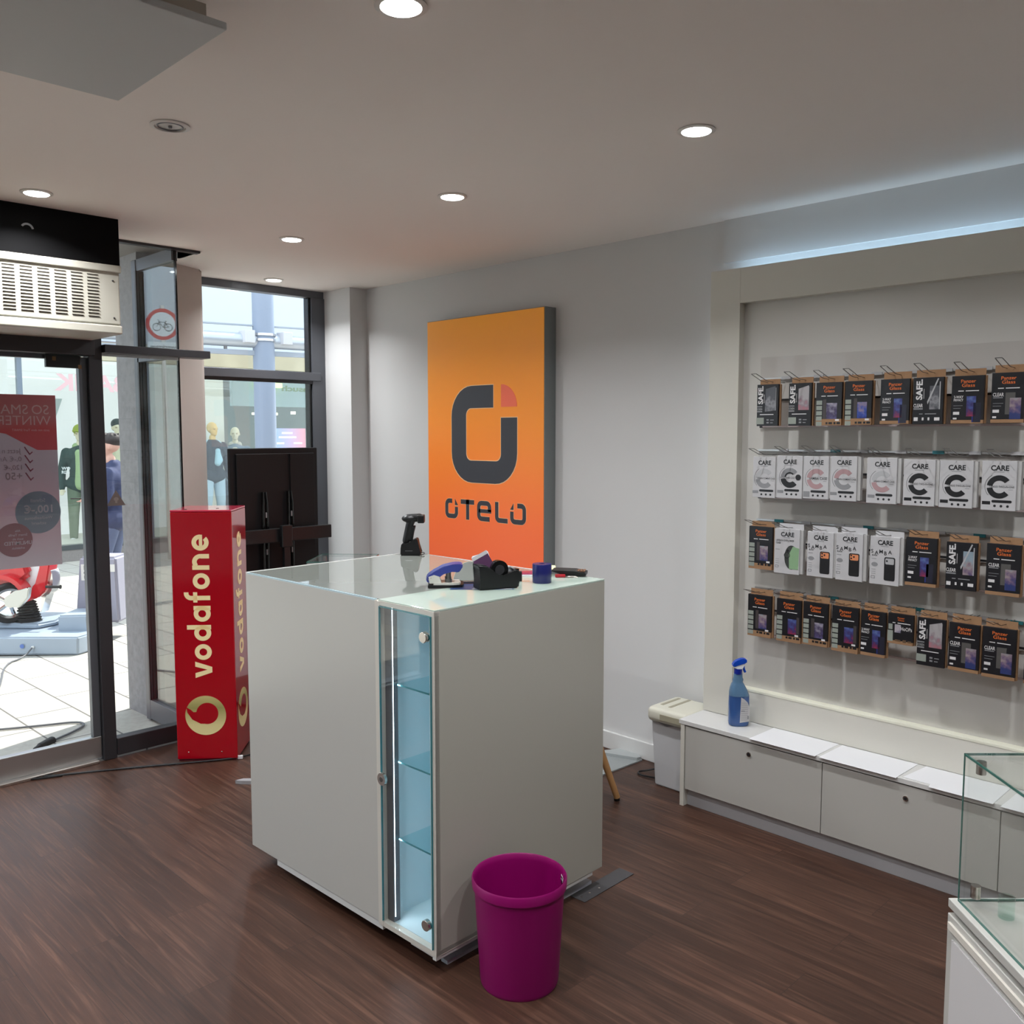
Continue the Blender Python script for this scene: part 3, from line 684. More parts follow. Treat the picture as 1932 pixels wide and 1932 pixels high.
# recessed base
b = MB(); b.box(-.875, VX + .002, .004, .020, .048, .073); b.box(-.122, -.002, .003, .02, .058, .069); b.box(-.018, -.003, .0, D_ - .05, .054, .068); b.done('lower_strip', whiteg, K)
b = MB(); b.box(-.90, -.14, .16, D_ - .12, 0, .07); b.done('plinth', blackm, K)
b = MB(); b.box(-.061, -.032, .07, .76, .0, .012, bev=.001); b.done('floor_bar', mat('grey_bar', (.5, .51, .56), .4), K)
b = MB(); b.box(-.03, .035, .64, .92, .0, .0022); pl = b.done('floor_plate', mat('plate_dark', (.045, .042, .045), .6), K)
for y_, x_ in ((.66, .005), (.70, .008), (.75, .010)): MB().cyl((x_, y_, .0022), (x_, y_, .0034), .004, seg=10).done('screw', steel, pl)

# ---- things on the counter (positions in the counter's frame)
KM = Matrix.Translation((KX, KY, 0)) @ Matrix.Rotation(a_, 4, 'Z')
def kpos(x, y, z=CH): return tuple(KM @ Vector((x, y, z)))
# charging dock: local x = camera right, y away
RC = math.radians(45.1)
T = thing('scanner_dock', 'black charging dock holding the barcode scanner, at the far counter edge', 'charging dock', kpos(-.975, .722), RC)
Mx = bas((0, .032, 0), (1, 0, 0), (0, 0, 1))
b = MB(); b.prism([(-.040, 0), (.043, 0), (.044, .006), (.041, .010), (.030, .066), (.027, .069), (.017, .068), (-.005, .050), (-.036, .048), (-.039, .03), (-.041, .005)], .064, Mx)
bmesh.ops.bevel(b.bm, geom=list(b.bm.edges), offset=.003, segments=2, affect='EDGES'); b.done('shell', black, T, True)
b = MB(); b.box(-.02, .01, -.0335, -.032, .018, .0195); b.done('highlight_groove', greyp, T)
b = MB(); b.tube([(.042, 0, .008), (.052, .0, .010), (.058, -.002, .004), (.05, -.02, .003), (.04, -.05, .003)], .0016, smooth=2); b.done('cable', black, T, True)
T = thing('barcode_scanner', 'black handheld barcode scanner standing upright in its dock', 'barcode scanner', kpos(-.975, .722), RC)
b = MB(); b.cap((-.020, 0, .058), (-.004, 0, .125), .015, .0165); b.cap((-.004, 0, .12), (.002, 0, .140), .0145, .017); b.cap((.000, -.003, .064), (.006, 0, .11), .010, .012)
b.sph((-.008, 0, .150), .026, (1.15, 1.0, .62)); b.cap((-.012, 0, .152), (.036, 0, .154), .0165, .0175); b.box(.030, .058, -.024, .024, .132, .166, bev=.003); b.cap((0, 0, .152), (.03, 0, .157), .017, .014)
voxel(b, .0022, 6).done('body', black, T, True)
b = MB(); b.sph((.008, 0, .163), .010, (1.6, 1.1, .45)); b.done('window', mat('scanner_green_glass', (.16, .24, .22), .1), T, True)
b = MB(); b.cap((.0165, 0, .118), (.012, 0, .100), .0045); b.done('trigger', mat('dark_red_plastic', (.05, .01, .01), .4), T, True)
# blue leaflet
T = thing('leaflet', 'dark blue and white leaflet lying under the hole punch and tape dispenser', 'leaflet', kpos(-.205, .385, CH + .0002), RC + .02)
b = MB(); b.box(-.10, .105, -.075, .06, 0, .0006); b.done('sheet', mat('leaflet_blue', (.03, .06, .16), .35), T)
b = MB()
for k in range(7): b.box(-.03 + k * .004, .10 - k * .006, -.068 + k * .016, -.060 + k * .016, .0007, .0009)
b.done('printed_lines', whitep, T)
# hole punch
T = thing('hole_punch', 'blue and white hole punch on the near side of the counter', 'hole punch', kpos(-.300, .300, CH + .0008), RC + math.radians(6))
b = MB(); b.prism([(-.050, -.045), (.03, -.052), (.062, -.045), (.068, -.02), (.066, .045), (.03, .05), (-.045, .048)], .008, bas((0, 0, 0), (1, 0, 0), (0, 1, 0))); b.done('base', black, T)
b = MB(); b.prism([(-.032, -.040), (.03, -.047), (.052, -.040), (.058, -.02), (.055, .03), (-.03, .038)], .006, bas((0, 0, .008), (1, 0, 0), (0, 1, 0))); b.done('base_plate', mat('plate_cream', (.62, .62, .56), .3), T)
b = MB()
for y_ in (-.034, .028): b.prism([(-.045, .012), (-.005, .012), (-.012, .034), (-.030, .040), (-.048, .034)], .006, bas((0, y_ + .006, .0), (1, 0, 0), (0, 0, 1)))
b.done('bracket', mat('plate_cream', (.6, .6, .5), .3), T)
for y_ in (-.024, .024):
    b = MB(); b.cyl((.018, y_, .014), (.018, y_, .052), .008); b.cyl((.018, y_, .014), (.018, y_, .026), .011); b.done('punch_pin', darksteel, T, True)
b = MB(); b.cyl((.018, -.03, .026), (.018, .03, .026), .006); b.done('cross_axle', black, T, True)
b = MB(); pr = [(-.056, .022), (-.050, .014), (-.036, .012), (-.022, .028), (.0, .044), (.030, .052), (.050, .046), (.058, .056), (.066, .068), (.060, .074), (.035, .074), (.0, .066), (-.030, .050), (-.050, .036)]
b.prism(pr, .066, bas((0, .033, 0), (1, 0, 0), (0, 0, 1))); bmesh.ops.bevel(b.bm, geom=list(b.bm.edges), offset=.0025, segments=2, affect='EDGES'); b.done('lever', blue, T, True)
b = MB()
for x_, z_ in ((-.048, .024), (-.040, .030)): b.sph((x_, -.0335, z_), .0018)
b.done('rivet', steel, T)
b = MB(); b.box(.05, .115, .02, .034, .002, .008, bev=.001); b.sph((.118, .027, .012), .009, (.7, .7, 1.2)); b.done('guide_rule', darksteel, T, True)
# tape dispenser
T = thing('tape_dispenser', 'black desktop tape dispenser between hole punch and blue roll', 'tape dispenser', kpos(-.142, .388, CH + .0008), RC + math.radians(22))
b = MB(); pr = [(-.068, 0), (.068, 0), (.072, .012), (.074, .052), (.068, .060), (.055, .062), (.045, .050), (.02, .040), (-.005, .045), (-.018, .060), (-.040, .078), (-.062, .082), (-.072, .080), (-.062, .062), (-.064, .03)]
b.prism(pr, .064, bas((0, .032, 0), (1, 0, 0), (0, 0, 1))); bmesh.ops.bevel(b.bm, geom=list(b.bm.edges), offset=.004, segments=3, affect='EDGES'); b.done('shell', black, T, True)
b = MB(); b.cyl((.010, -.012, .060), (.010, .012, .060), .030, seg=36); b.done('tape_reel', blackg, T, True)
b = MB(); b.cyl((.010, -.0135, .060), (.010, .0135, .060), .016, seg=30); b.done('reel_hub', mat('hub_grey', (.03, .03, .033), .3), T, True)
b = MB(); b.cyl((-.020, -.022, .050), (-.020, .022, .050), .010, seg=20); b.done('reel_core', mat('core_tan', (.60, .45, .26), .6), T, True)
b = MB(); b.prism([(-.005, .052), (.048, .066), (.062, .058), (.066, .060), (.048, .070), (-.006, .056)], .020, bas((0, .010, 0), (1, 0, 0), (0, 0, 1))); b.done('tape_end', silverp, T, True)
b = MB(); b.box(.070, .078, -.012, .012, .046, .060, bev=.001); b.done('cutter', blackg, T)
T = thing('gift_cards', 'fan of purple and white cards stuck in the tape dispenser', 'cards', kpos(-.165, .372, CH + .080), RC + math.radians(22))
for k in range(5):
    b = MB(); b.box(-.030, .026, -.0006, .0006, -.024, .030, M=Matrix.Translation((-.008 - k * .0015, .012 - k * .0045, .002 + k * .001)) @ Matrix.Rotation(math.radians(-14 - 3 * k), 4, 'Y') @ Matrix.Rotation(math.radians(-16), 4, 'X')); b.done('card', purple if k == 4 else paper, T)
b = MB(); b.box(-.030, .026, -.0012, -.0006, .018, .030, M=Matrix.Translation((-.014, -.0062, .006)) @ Matrix.Rotation(math.radians(-26), 4, 'Y') @ Matrix.Rotation(math.radians(-16), 4, 'X')); b.done('card_edge_print', silverp, T)
# blue roll
T = thing('tape_roll', 'dark blue cylindrical roll of tape standing on the counter edge', 'tape roll', kpos(-.108, .575), 0)
b = MB(); b.lathe([(.009, .0), (.031, 0), (.0325, .002), (.0325, .062), (.0315, .064), (.010, .064), (.009, .063), (.009, 0)], seg=40); b.done('body', navy, T, True)
MB().lathe([(.0088, .063), (.0088, .002), (0, .002)], seg=24).done('core', navyd, T, True)
# small clear box with black clip
T = thing('card_holder', 'small clear plastic holder with black clip between dispenser and blue roll', 'holder', kpos(-.175, .545, CH + .0003), RC)
b = MB(); b.box(-.0, .028, -.015, .015, .0, .032); b.done('clear_box', acryl, T)
b = MB(); b.box(-.012, .002, -.010, .010, .0, .034, bev=.003); b.done('clip', black, T)
# papers and card in the back
T = thing('brochure_stack', 'white and magenta brochures lying behind the blue roll', 'brochures', kpos(-.275, .665, CH + .0003), RC)
b = MB()
b.box(-.085, .035, -.05, .05, 0, .004); b.done('white_brochure', paper, T)
b = MB(); b.box(-.02, .05, -.04, .035, .0041, .0065); b.done('magenta_brochure', mat('brochure_magenta', (.30, .02, .08), .4), T)
T = thing('key_fob', 'small red key fob with keys beside the black calculator', 'keys', kpos(-.135, .700, CH + .0003), RC)
b = MB(); b.box(-.018, .018, -.012, .012, 0, .010, bev=.003); b.done('fob', mat('fob_red', (.35, .01, .02), .3), T, True)
b = MB(); b.tube([(.018, 0, .002), (.03, -.01, .002), (.06, -.018, .002)], .002); b.tube([(.018, 0, .002), (.04, .006, .002), (.058, -.002, .002)], .002); b.done('key', steel, T, True)
T = thing('calculator', 'black flat calculator lying at the far right corner of the counter', 'calculator', kpos(-.145, .765, CH + .0003), RC + math.radians(-10))
b = MB(); b.prism([(-.062, .018), (-.060, .021), (.020, .020), (.060, .013), (.060, .004), (.012, .0), (.0, .0)], .075, bas((0, .030, 0), (1, 0, 0), (0, 0, 1))); b.done('body', black, T)
b = MB()
for i in range(4):
    for j in range(3): b.box(.018 + i * .010, .025 + i * .010, -.03 + j * .018, -.018 + j * .018, .017, .0195)
b.done('key_pad', mat('key_brown', (.22, .10, .05), .4), T)
T = thing('sticky_note', 'pale yellow sticky note standing behind the calculator', 'sticky note', kpos(-.225, .742, CH + .018), RC)
b = MB(); b.box(-.024, .024, -.02, .02, .003, .004, M=Matrix.Rotation(math.radians(12), 4, 'X')); b.done('sheet', mat('note_yellow', (.80, .80, .42), .7), T)
MB().box(-.022, .022, .012, .018, -.018, .004).done('pad', paper, T)

# ------------------------------------------------------------------ magenta bin
T = thing('waste_bin', 'bright magenta round plastic waste bin on the floor in front of the counter', 'waste bin', (-1.782, 1.805, 0))
b = MB(); b.lathe([(0, .004), (.108, .004), (.112, .0), (.114, .004), (.1155, .012), (.1318, .288), (.1385, .291), (.1395, .315), (.1365, .320), (.1335, .317), (.131, .30), (.129, .28), (.111, .010), (0, .010)], seg=72); b.done('body', magenta, T, True)
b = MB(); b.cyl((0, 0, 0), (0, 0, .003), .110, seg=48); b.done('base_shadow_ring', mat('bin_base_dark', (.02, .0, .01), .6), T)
b = MB(); M_ = Matrix.Rotation(math.radians(72), 4, 'Z') @ bas((.1315, 0, .29), (0, -1, 0), (0, 0, 1))
M_ = Matrix.Rotation(math.radians(58), 4, 'Z') @ bas((.1300, 0, .285), (0, 1, 0), (0, 0, 1)) @ Matrix.Rotation(math.radians(8), 4, 'Z')
b.box(-.010, .010, -.016, .016, -.001, -.0003, M=M_); lb_ = b.done('sticker', paper, T)
b = MB(); b.box(-.006, .006, -.010, .002, -.0016, -.0011, M=M_); b.box(-.004, .008, .006, .012, -.0016, -.0011, M=M_); b.done('barcode', blackp, lb_)

# ------------------------------------------------------------------ shelving panel and low cabinet
YF = 3.37; YP = 3.41; X0, X1 = -2.182, 1.2
T = thing('wall_display_panel', 'large white framed display wall standing on the low cabinet', 'display wall', (0, 0, 0))
b = MB(); b.box(X0, -2.039, YF, YW - .08, .38, 2.286, bev=.0012); b.box(-2.039, X1, YF, YW - .08, 2.142, 2.286, bev=.0012); b.done('frame', cream, T)
b = MB(); b.box(-2.039, X1, YP, YW - .07, .38, 2.142); b.done('back_panel', mat('panel_cream', (.61, .592, .555), .6), T)
b = MB(); b.box(-2.039, X1, YF + .0, YP, .38, .515); b.done('lower_step', cream, T)
b = MB(); b.box(-2.039, X1, YF - .002, YP, .508, .519, bev=.002); b.done('step_edge', mat('edge_bright', (.80, .79, .66), .4), T)
b = MB(); b.box(X0 + .03, X1, YW - .079, YW - .066, 2.10, 2.24); b.done('back_rail', cream, T)
b = MB(); b.box(X0 + .04, X1, YW - .065, YW - .050, 2.19, 2.196); b.done('led_strip', led, T)
for xx in range(3):
    arealight('cove_light', (X0 + .62 + xx * 1.15, YW - .060, 2.272), (math.radians(125), 0, 0), 1.12, .012, .6, (.50, .76, 1), parent=T)
arealight('cove_side_light', (X0 + .03, YW - .045, 1.3), (math.radians(90), 0, math.radians(60)), .02, 1.7, .5, (.80, .93, 1), parent=T)

LC = thing('low_cabinet', 'long low white cabinet with round locks below the display wall', 'cabinet', (0, 0, 0))
ZC = .378
b = MB(); b.box(-2.182, 1.2, 3.186, YW - .02, ZC - .018, ZC, bev=.001); b.done('top_board', whiteg, LC)
b = MB(); b.box(-2.174, -2.155, 3.188, YW - .02, 0, ZC - .018, bev=.0008); b.done('side_panel', cream, LC)
b = MB(); b.box(-2.155, 1.2, 3.218, 3.234, .0, .075); b.done('plinth', mat('plinth_white', (.52, .52, .54), .5), LC)
b = MB(); b.box(-2.155, 1.2, 3.222, YW - .03, .075, .090); b.box(-2.155, 1.2, 3.222, 3.228, .09, ZC - .018); b.done('carcass', blackp, LC)
xs_ = [-2.150, -1.532, -.908, -.284, .34, .964]
for k in range(5):
    b = MB(); b.box(xs_[k], xs_[k + 1] - .003, 3.190, 3.208, .078, ZC - .024, bev=.0008); dd = b.done('door', white, LC)
    if k < 4:
        b = MB(); xx = (xs_[k] + xs_[k + 1]) / 2; xx = {0: -1.845, 1: -1.219}.get(k, xx)
        b.cyl((xx, 3.191, .308), (xx, 3.186, .308), .0095, seg=24); l_ = b.done('lock', steel, dd, True)
        b = MB(); b.cyl((xx, 3.186, .308), (xx, 3.1852, .308), .006, seg=16); b.done('keyhole', blackp, l_)
for k, (xa, xb, ya, yb, dx, lab) in enumerate(((-1.838, -1.556, 3.172, 3.368, .0, 'white paper sheet on the low cabinet, the one next to the spray bottle'), (-1.541, -1.250, 3.172, 3.366, .0, 'white paper sheet on the low cabinet, second from the spray bottle'),
        (-1.226, -.93, 3.170, 3.368, .0, 'white notched paper sheet on the low cabinet, left of the glass hood'), (-.905, -.60, 3.165, 3.366, .0, 'white paper sheet on the low cabinet seen through the glass hood'))):
    b = MB(); n = 14; top = []
    poly = [(xa, ya), (xb, ya), (xb + .004, yb), (xa + .004, yb)] if k != 2 else [(xa - .01, ya + .030), (xa + .085, ya + .030), (xa + .090, ya), (xb, ya), (xb, yb), (xa + .01, yb)]
    b.prism(poly, .0008, bas((0, 0, 0), (1, 0, 0), (0, 1, 0))); o = b.done('paper_sheet', paper, None, loc=(0, 0, ZC + .0005 + (k % 2) * .0004)); tag(o, lab, 'paper', 'paper sheets on the low cabinet')

# spray bottle
T = thing('spray_bottle', 'blue transparent spray bottle with blue trigger head on the low cabinet', 'spray bottle', (-1.962, 3.300, ZC), RC)
bluegl = mat('blue_liquid_plastic', (.035, .10, .30), .15, coat=.3); bluegl2 = mat('blue_clear_plastic', (.10, .20, .33), .12, coat=.5); bluecap = mat('blue_cap', (.003, .02, .28), .3); bluehead = mat('blue_head', (.0, .06, .50), .25)
def oval(b, prof, sy=.62, seg=36):
    R = []
    for cx, r, z in prof: R.append([b.bm.verts.new((cx + r * math.copysign(abs(math.cos(t)) ** .75, math.cos(t)), r * sy * math.copysign(abs(math.sin(t)) ** .75, math.sin(t)), z)) for t in [2 * PI * k / seg for k in range(seg)]])
    for A, B in zip(R, R[1:]):
        for k in range(seg): b.bm.faces.new((A[k], A[(k + 1) % seg], B[(k + 1) % seg], B[k]))
    b.bm.faces.new(R[0][::-1]); b.bm.faces.new(R[-1])
b = MB(); oval(b, [(0, .036, .0), (0, .041, .004), (0, .043, .016), (0, .043, .09), (0, .042, .128)], .68); b.done('bottle_lower', bluegl, T, True)
b = MB(); oval(b, [(0, .042, .128), (-.002, .040, .142), (-.005, .034, .160), (-.007, .026, .178), (-.007, .021, .186), (-.006, .0225, .196), (-.006, .019, .205), (-.006, .018, .222)], .72); b.done('bottle_shoulder', bluegl2, T, True)
b = MB(); b.cyl((-.006, 0, .220), (-.006, 0, .242), .0165, seg=30); b.done('collar', bluecap, T, True)
b = MB(); b.prism([(-.028, .249), (-.012, .242), (.010, .242), (.022, .268), (.020, .274)], .024, bas((0, .012, 0), (1, 0, 0), (0, 0, 1))); b.done('head_body', ridewhite, T)
b = MB(); b.prism([(-.031, .254), (-.024, .250), (.020, .270), (.026, .266), (.029, .276), (.026, .284), (.008, .286), (-.018, .276), (-.029, .264)], .030, bas((0, .015, 0), (1, 0, 0), (0, 0, 1))); bmesh.ops.bevel(b.bm, geom=list(b.bm.edges), offset=.003, segments=2, affect='EDGES'); b.done('head_cap', bluehead, T, True)
b = MB(); b.tube([(.017, 0, .266), (.016, 0, .248), (.020, 0, .234), (.024, 0, .226)], .005, smooth=1); b.done('trigger', bluehead, T, True)
b = MB(); b.prism([(-.002, .018), (.0365, .024), (.038, .080), (.030, .104), (.016, .118), (.002, .126)], .0010, bas((0, -.0300, 0), (1, 0, 0), (0, 0, 1))); lb_ = b.done('label_sheet', wcard, T)
b = MB()
for k in range(9): b.box(.003, .030, -.0318, -.0312, .030 + k * .009, .0312 + k * .009)
b.box(.002, .018, -.0318, -.0312, .066, .070); b.box(.029, .035, -.0318, -.0312, .034, .048); b.done('label_print', greyp, lb_)

# ------------------------------------------------------------------ rails with hooks and hanging goods
PF = 3.30
def wires(b, x, z):
    for e_ in (-.012, .012): b.tube([(x + e_, YP - .012, z - .004), (x + e_, PF + .030, z - .006), (x + e_, PF - .045, z - .002), (x + e_ * .9, PF - .125, z + .022)], .0014, seg=6)
    b.tube([(x - .0108, PF - .125, z + .022), (x + .0108, PF - .125, z + .022)], .0014, seg=6)
gr = {'top': 'hanging goods on the top rail', 'second': 'hanging goods on the second rail', 'third': 'hanging goods on the third rail', 'bottom': 'hanging goods on the bottom rail'}
pics = [gradmat('pic_%d' % k, 2, -.165, -.055, st, nz=1.3, nsc=55, rough=.35) for k, st in enumerate((
    [(.2, '57527c'), (.5, '3e3354'), (.8, '8f8a9c'), (1, 'b0a8b0')],
    [(.2, '8a2f4e'), (.5, '3d2f63'), (.75, '44508c'), (1, '6476a5')],
    [(.2, '2e3a6e'), (.5, '6d5a78'), (.75, '9a8a8c'), (1, '8fa0ac')],
    [(.2, '34353c'), (.5, '5a5a60'), (.8, '8c8c90'), (1, '55565c')],
    [(.2, '6a3d4c'), (.45, 'b06c78'), (.75, '8e7f86'), (1, 'a9a4a6')],
    [(.2, '26337a'), (.5, '3a4f9e'), (.75, '8a7a90'), (1, '5f6f9a')]))]
PG = ('Panzer', 'Glass')
def product(kind, x0, x1, zh, zt, zb, label, grp, idx):
    w = x1 - x0; h = zt - zb; cx = (x0 + x1) / 2; dk = kind[:2] in ('pg', 'sa', 'cl', 'ho')
    names = {'pg': 'screen_protector_box', 'sa': 'screen_protector_box', 'cl': 'screen_protector_box', 'ho': 'lens_protector_box', 'c0': 'phone_case_box', 'ue': 'phone_case_box', 'sb': 'phone_case_box'}
    T = thing(names.get(kind[:2], 'phone_case_box'), label, 'boxed phone accessory', (cx, PF, zt), math.radians([0, 1.2, -.8, .5, -1.5][idx % 5]), grp)
    th = .012 if dk else .022; hw = w / 2
    M = bas((0, -th - .0001, 0), (1, 0, 0), (0, 0, 1)); Hd = -h
    hd = zh - zt + .004
    if dk:
        b = MB(); b.box(-hw - .003, hw + .001, -.0, .010, -h, 0, bev=.0008); b.box(-hw + .004, hw - .004, .004, .006, 0, hd + .002); b.done('kraft_backing', kraft, T)
        b = MB(); b.box(-hw, hw - .003, -th, 0, -h + (.024 if kind in ('pg', 'pgb', 'pgw') else .012 if kind in ('pg2', 'pgc', 'ho') else 0), 0, bev=.0006); b.done('sleeve', sleeve, T)
        if kind in ('pg', 'pgb', 'pgw', 'ho', 'pg2', 'pgc'):
            b = MB(); b.box(-hw, hw - .003, -th, 0, -h, -h + (.0238 if kind in ('pg', 'pgb', 'pgw') else .0118), bev=.0006); b.done('kraft_base', kraft, T)
    else:
        b = MB(); b.box(-hw, hw, -th, 0, -h, 0, bev=.001); b.done('carton', wcard, T)
        b = MB(); b.box(-hw + .01, hw + .006, -.001, .0, -.002, hd + .006); b.done('hanger_flap', acryl if kind[0] == 'c' else wcard, T)
        b = MB(); b.box(hw, hw + .012, -.016, .004, -h + .004, -.002); b.done('rear_cartons', mat('carton_shade', (.5, .49, .48), .5), T)
    def tx(nm, lines, m):
        b = MB(); b.flat = True
        for q in lines: b.text(q[0], M, q[1], q[2], q[3], q[4] if len(q) > 4 else None, q[5] if len(q) > 5 else .01, q[6] if len(q) > 6 else 'c', .0004 if not dk else .0004, q[7] if len(q) > 7 else 0)
        return b.done(nm, m, T)
    def rect(nm, L, m, d=.0004):
        b = MB()
        for a, c, e, f in L: b.prism([(a, e), (c, e), (c, f), (a, f)], d, M)
        return b.done(nm, m, T)
    def lines(nm, L, m): return rect(nm, L, m, .0003)
    if kind[:2] == 'pg' or kind == 'ho':
        s = w / .107
        tx('brand_lettering', [(PG[0], 0, -.024 * s if kind != 'ho' else -.018, .011 if kind != 'ho' else .006, .048 * s if kind != 'ho' else .025, .012), (PG[1], 0, -.038 * s if kind != 'ho' else -.026, .011 if kind != 'ho' else .006, .042 * s if kind != 'ho' else .023, .012)], orange)
        lines('small_print', [(-.032, -.014, -.053, -.050), (-.008, .034, -.053, -.050)] if kind != 'ho' else [(-.03, -.02, -.036, -.033), (-.012, .034, -.036, -.033)], whitep)
        if kind in ('pg', 'pgb', 'pgw'):
            a0 = -.018 if kind != 'pgw' else -.024
            rect('picture', [(a0 + .014, .032, -.138, -.078)], pics[[2, 1, 0, 5][idx % 4] if kind != 'pgb' else 1])
            rect('picture_shadow', [(a0, a0 + .013, -.138, -.064)] if kind != 'pgb' else [(.0325, .044, -.135, -.068)], mat('smoke_print', (.06, .05, .05), .4))
            rect('info_tags', [(-hw + .002, -.028, -.084 - k * .020, -.068 - k * .020) for k in range(5)], greytag)
            lines('base_print', [(-.012, -.004, -.158, -.150), (.0, .014, -.158, -.150), (.020, .028, -.158, -.150), (.032, .046, -.158, -.150)], blackp)
            rect('white_tag', [(.026, .041, -.146, -.139)], whitep)
        elif kind == 'pg2':
            tx('feature_lettering', [('2-WAY', -.030, -.076, .0085, .031, .02), ('PRIVACY', -.030, -.086, .0075, .031, .02)], whitep)
            rect('picture', [(-.004, .026, -.138, -.070)], pics[1]); rect('picture_film', [(.018, .042, -.158, -.092)], mat('film_print', (.022, .022, .04), .3))
            b = MB(); b.box(-.002, .022, -th - .0003, -th, -.158, -.120, M=Matrix.Translation((.016, 0, 0))); b.done('picture_lower', pics[5], T)
            lines('small_text', [(-.046, -.016, -.102, -.1005), (-.046, -.022, -.111, -.1095)], greyp)
            rect('info_tags', [(-.046, -.026, -.132, -.122), (-.046, -.034, -.148, -.142)], whitep)
        elif kind == 'pgc':
            tx('feature_lettering', [('CLEAR', -.030, -.078, .0115, .034, .02)], whitep)
            rect('picture_film', [(-.008, .022, -.138, -.066)], mat('film_grey', (.10, .095, .09), .3)); rect('picture', [(.006, .040, -.154, -.084)], pics[[2, 5, 5, 2][idx % 4]], .0006)
            lines('small_text', [(-.046, -.016, -.084, -.081), (-.046, -.014, -.102, -.1005), (-.046, -.020, -.111, -.1095)], greyp)
            rect('info_tags', [(-.046, -.026, -.132, -.122), (-.046, -.034, -.150, -.144)], whitep)
        else:
            tx('feature_lettering', [('HoOPs', .020, -.060, .013, .040, .01)], whitep); rect('picture', [(-.022, .0, -.070, -.040)], pics[0])
            rect('info_tags', [(-hw + .003, -.030, -.060, -.040), (-hw, -.028, -.104, -.064)], greytag); rect('base_print', [(-.02, -.0, -.102, -.096), (.008, .020, -.104, -.094), (.026, .038, -.102, -.096)], mat('kraft_dark', (.14, .08, .04), .8))
    elif kind[:2] == 'sa' or kind[:2] == 'cl':
        tx('word_lettering', [('SAFE.', -.022, -.078, .020, .072, .035, 'l', PI / 2)], whitep)
        lines('word_underline', [(-.0165, -.0150, -.074, -.040)], whitep)
        if kind[:2] == 'sa':
            M2 = M; b = MB(); b.prism([(-.010, -.018), (.032, -.008), (.034, -.104), (-.012, -.108)] if kind == 'safe' else [(-.008, -.022), (.034, -.010), (.036, -.104), (-.008, -.104)], .0004, M); b.done('picture', pics[3] if kind == 'safe' else pics[4], T)
            rect('picture_edge', [(.034, .0355, -.104, -.014)], silverp)
            tx('feature_lettering', [('SCREEN', -.036, -.102, .008, .024, .01)], mat('grey_lettering', (.4, .4, .4), .5))
            lines('feature_lines', [(-.048, -.024, -.090, -.086), (-.048, -.024, -.110, -.105)], greyp)
            rect('info_tags', [(-hw - .001, -.016, -.158, -.132)], greytag); lines('small_print', [(-.034, .026, -.121, -.118)], whitep)
            rect('icon', [(-.004, .006, -.144, -.138), (-.004, .006, -.155, -.149), (.012, .028, -.143, -.140), (.012, .024, -.154, -.151)], greyp)
        else:
            b = MB(); b.prism([(-.004, -.085), (.030, -.004), (.034, -.006), (-.002, -.094)], .0006, M); b.done('film_print', silverp, T)
            rect('picture', [(.004, .036, -.112, -.030)], pics[3] if kind == 'clear' else pics[2]); rect('picture_edge', [(.0365, .040, -.112, -.016)], silverp)
            tx('feature_lettering', [('CLEAR', -.034, -.104, .012, .032, .02)], whitep)
            lines('feature_lines', [(-.050, -.018, -.112, -.107), (-.030, -.018, -.129, -.126), (-.010, .028, -.129, -.126)], greyp)
            rect('icon', [(-.048, -.034, -.152, -.139), (-.020, -.014, -.150, -.140), (.0, .006, -.150, -.140), (.022, .040, -.151, -.140)], whitep)
    elif kind[0] == 'c':
        k = int(kind[1]); cols = {0: (silverp, greyp), 1: (greyp, blackp), 2: (pinkp, pinkp), 3: (pinkp, greyp), 4: (silverp, pinkp), 5: (blackp, blackp)}[k]
        tx('brand_lettering', [('CARE', .002, -.032, .0165, .056, .03)], blackp); lines('small_text', [(-.016, .016, -.038, -.036)], greyp)
        for q, (a0, a1) in enumerate(((.66, PI - .12), (PI + .12, 2 * PI - .72))):
            b = MB(); b.ring((.002, -.087), .021, .039, a0, a1, M, .0004); b.done('letter_ring', cols[q], T)
        b = MB(); b.ring((.0, -.086), .0425, .0435, 2.1, 3.9, M, .0003)
        if k == 1: b.ring((.002, -.087), .017, .023, .8, PI - .2, M, .0006); b.ring((.002, -.087), .017, .023, PI + .2, 2 * PI - .8, M, .0006); b.disc((.037, -.084), .0115, M, .0006)
        b.done('thin_arc', blackp, T)
        s_ = {0: 'URBAN COMBAT CASE', 1: 'KICKSTAND CASE', 2: 'SAMBA CASE', 3: 'URBAN COMBAT CASE', 4: 'URBAN COMBAT CASE', 5: 'TANGO TWO-IN-ONE'}[k]
        wd = {1: .062, 2: .074}.get(k, .078)
        tx('case_name', [(s_, {1: -.008}.get(k, .009), -.0895, .0065 if k != 2 else .009, wd, .006)], blackp); lines('name_rule', [(.008, .044, -.080, -.0793), (.030, .044, -.096, -.0946)], greyp)
        b = MB(); b.prism([(-.018 + .0, -.140)] + [(x_, z_) for x_, z_ in arcp(.038, -.1355, .0045, -PI / 2, PI / 2, 5)] + arcp(-.016, -.1355, .0045, PI / 2, 1.5 * PI, 5), .0004, M)
        for q in range(3): b.disc((-.010 + q * .020, -.151), .0042, M, .0004, n=14)
        b.done('black_badges', blackp, T)
        rect('info_tag', [(-.050, -.024, -.158 if k == 2 else -.147, -.136)], blackp if k == 5 else greyp)
    elif kind in ('ue', 'sb', 'sb1'):
        tx('brand_lettering', [('CARE', .002, -.030, .0165, .056, .03)], blackp); lines('small_text', [(-.014, .014, -.036, -.034)], greyp)
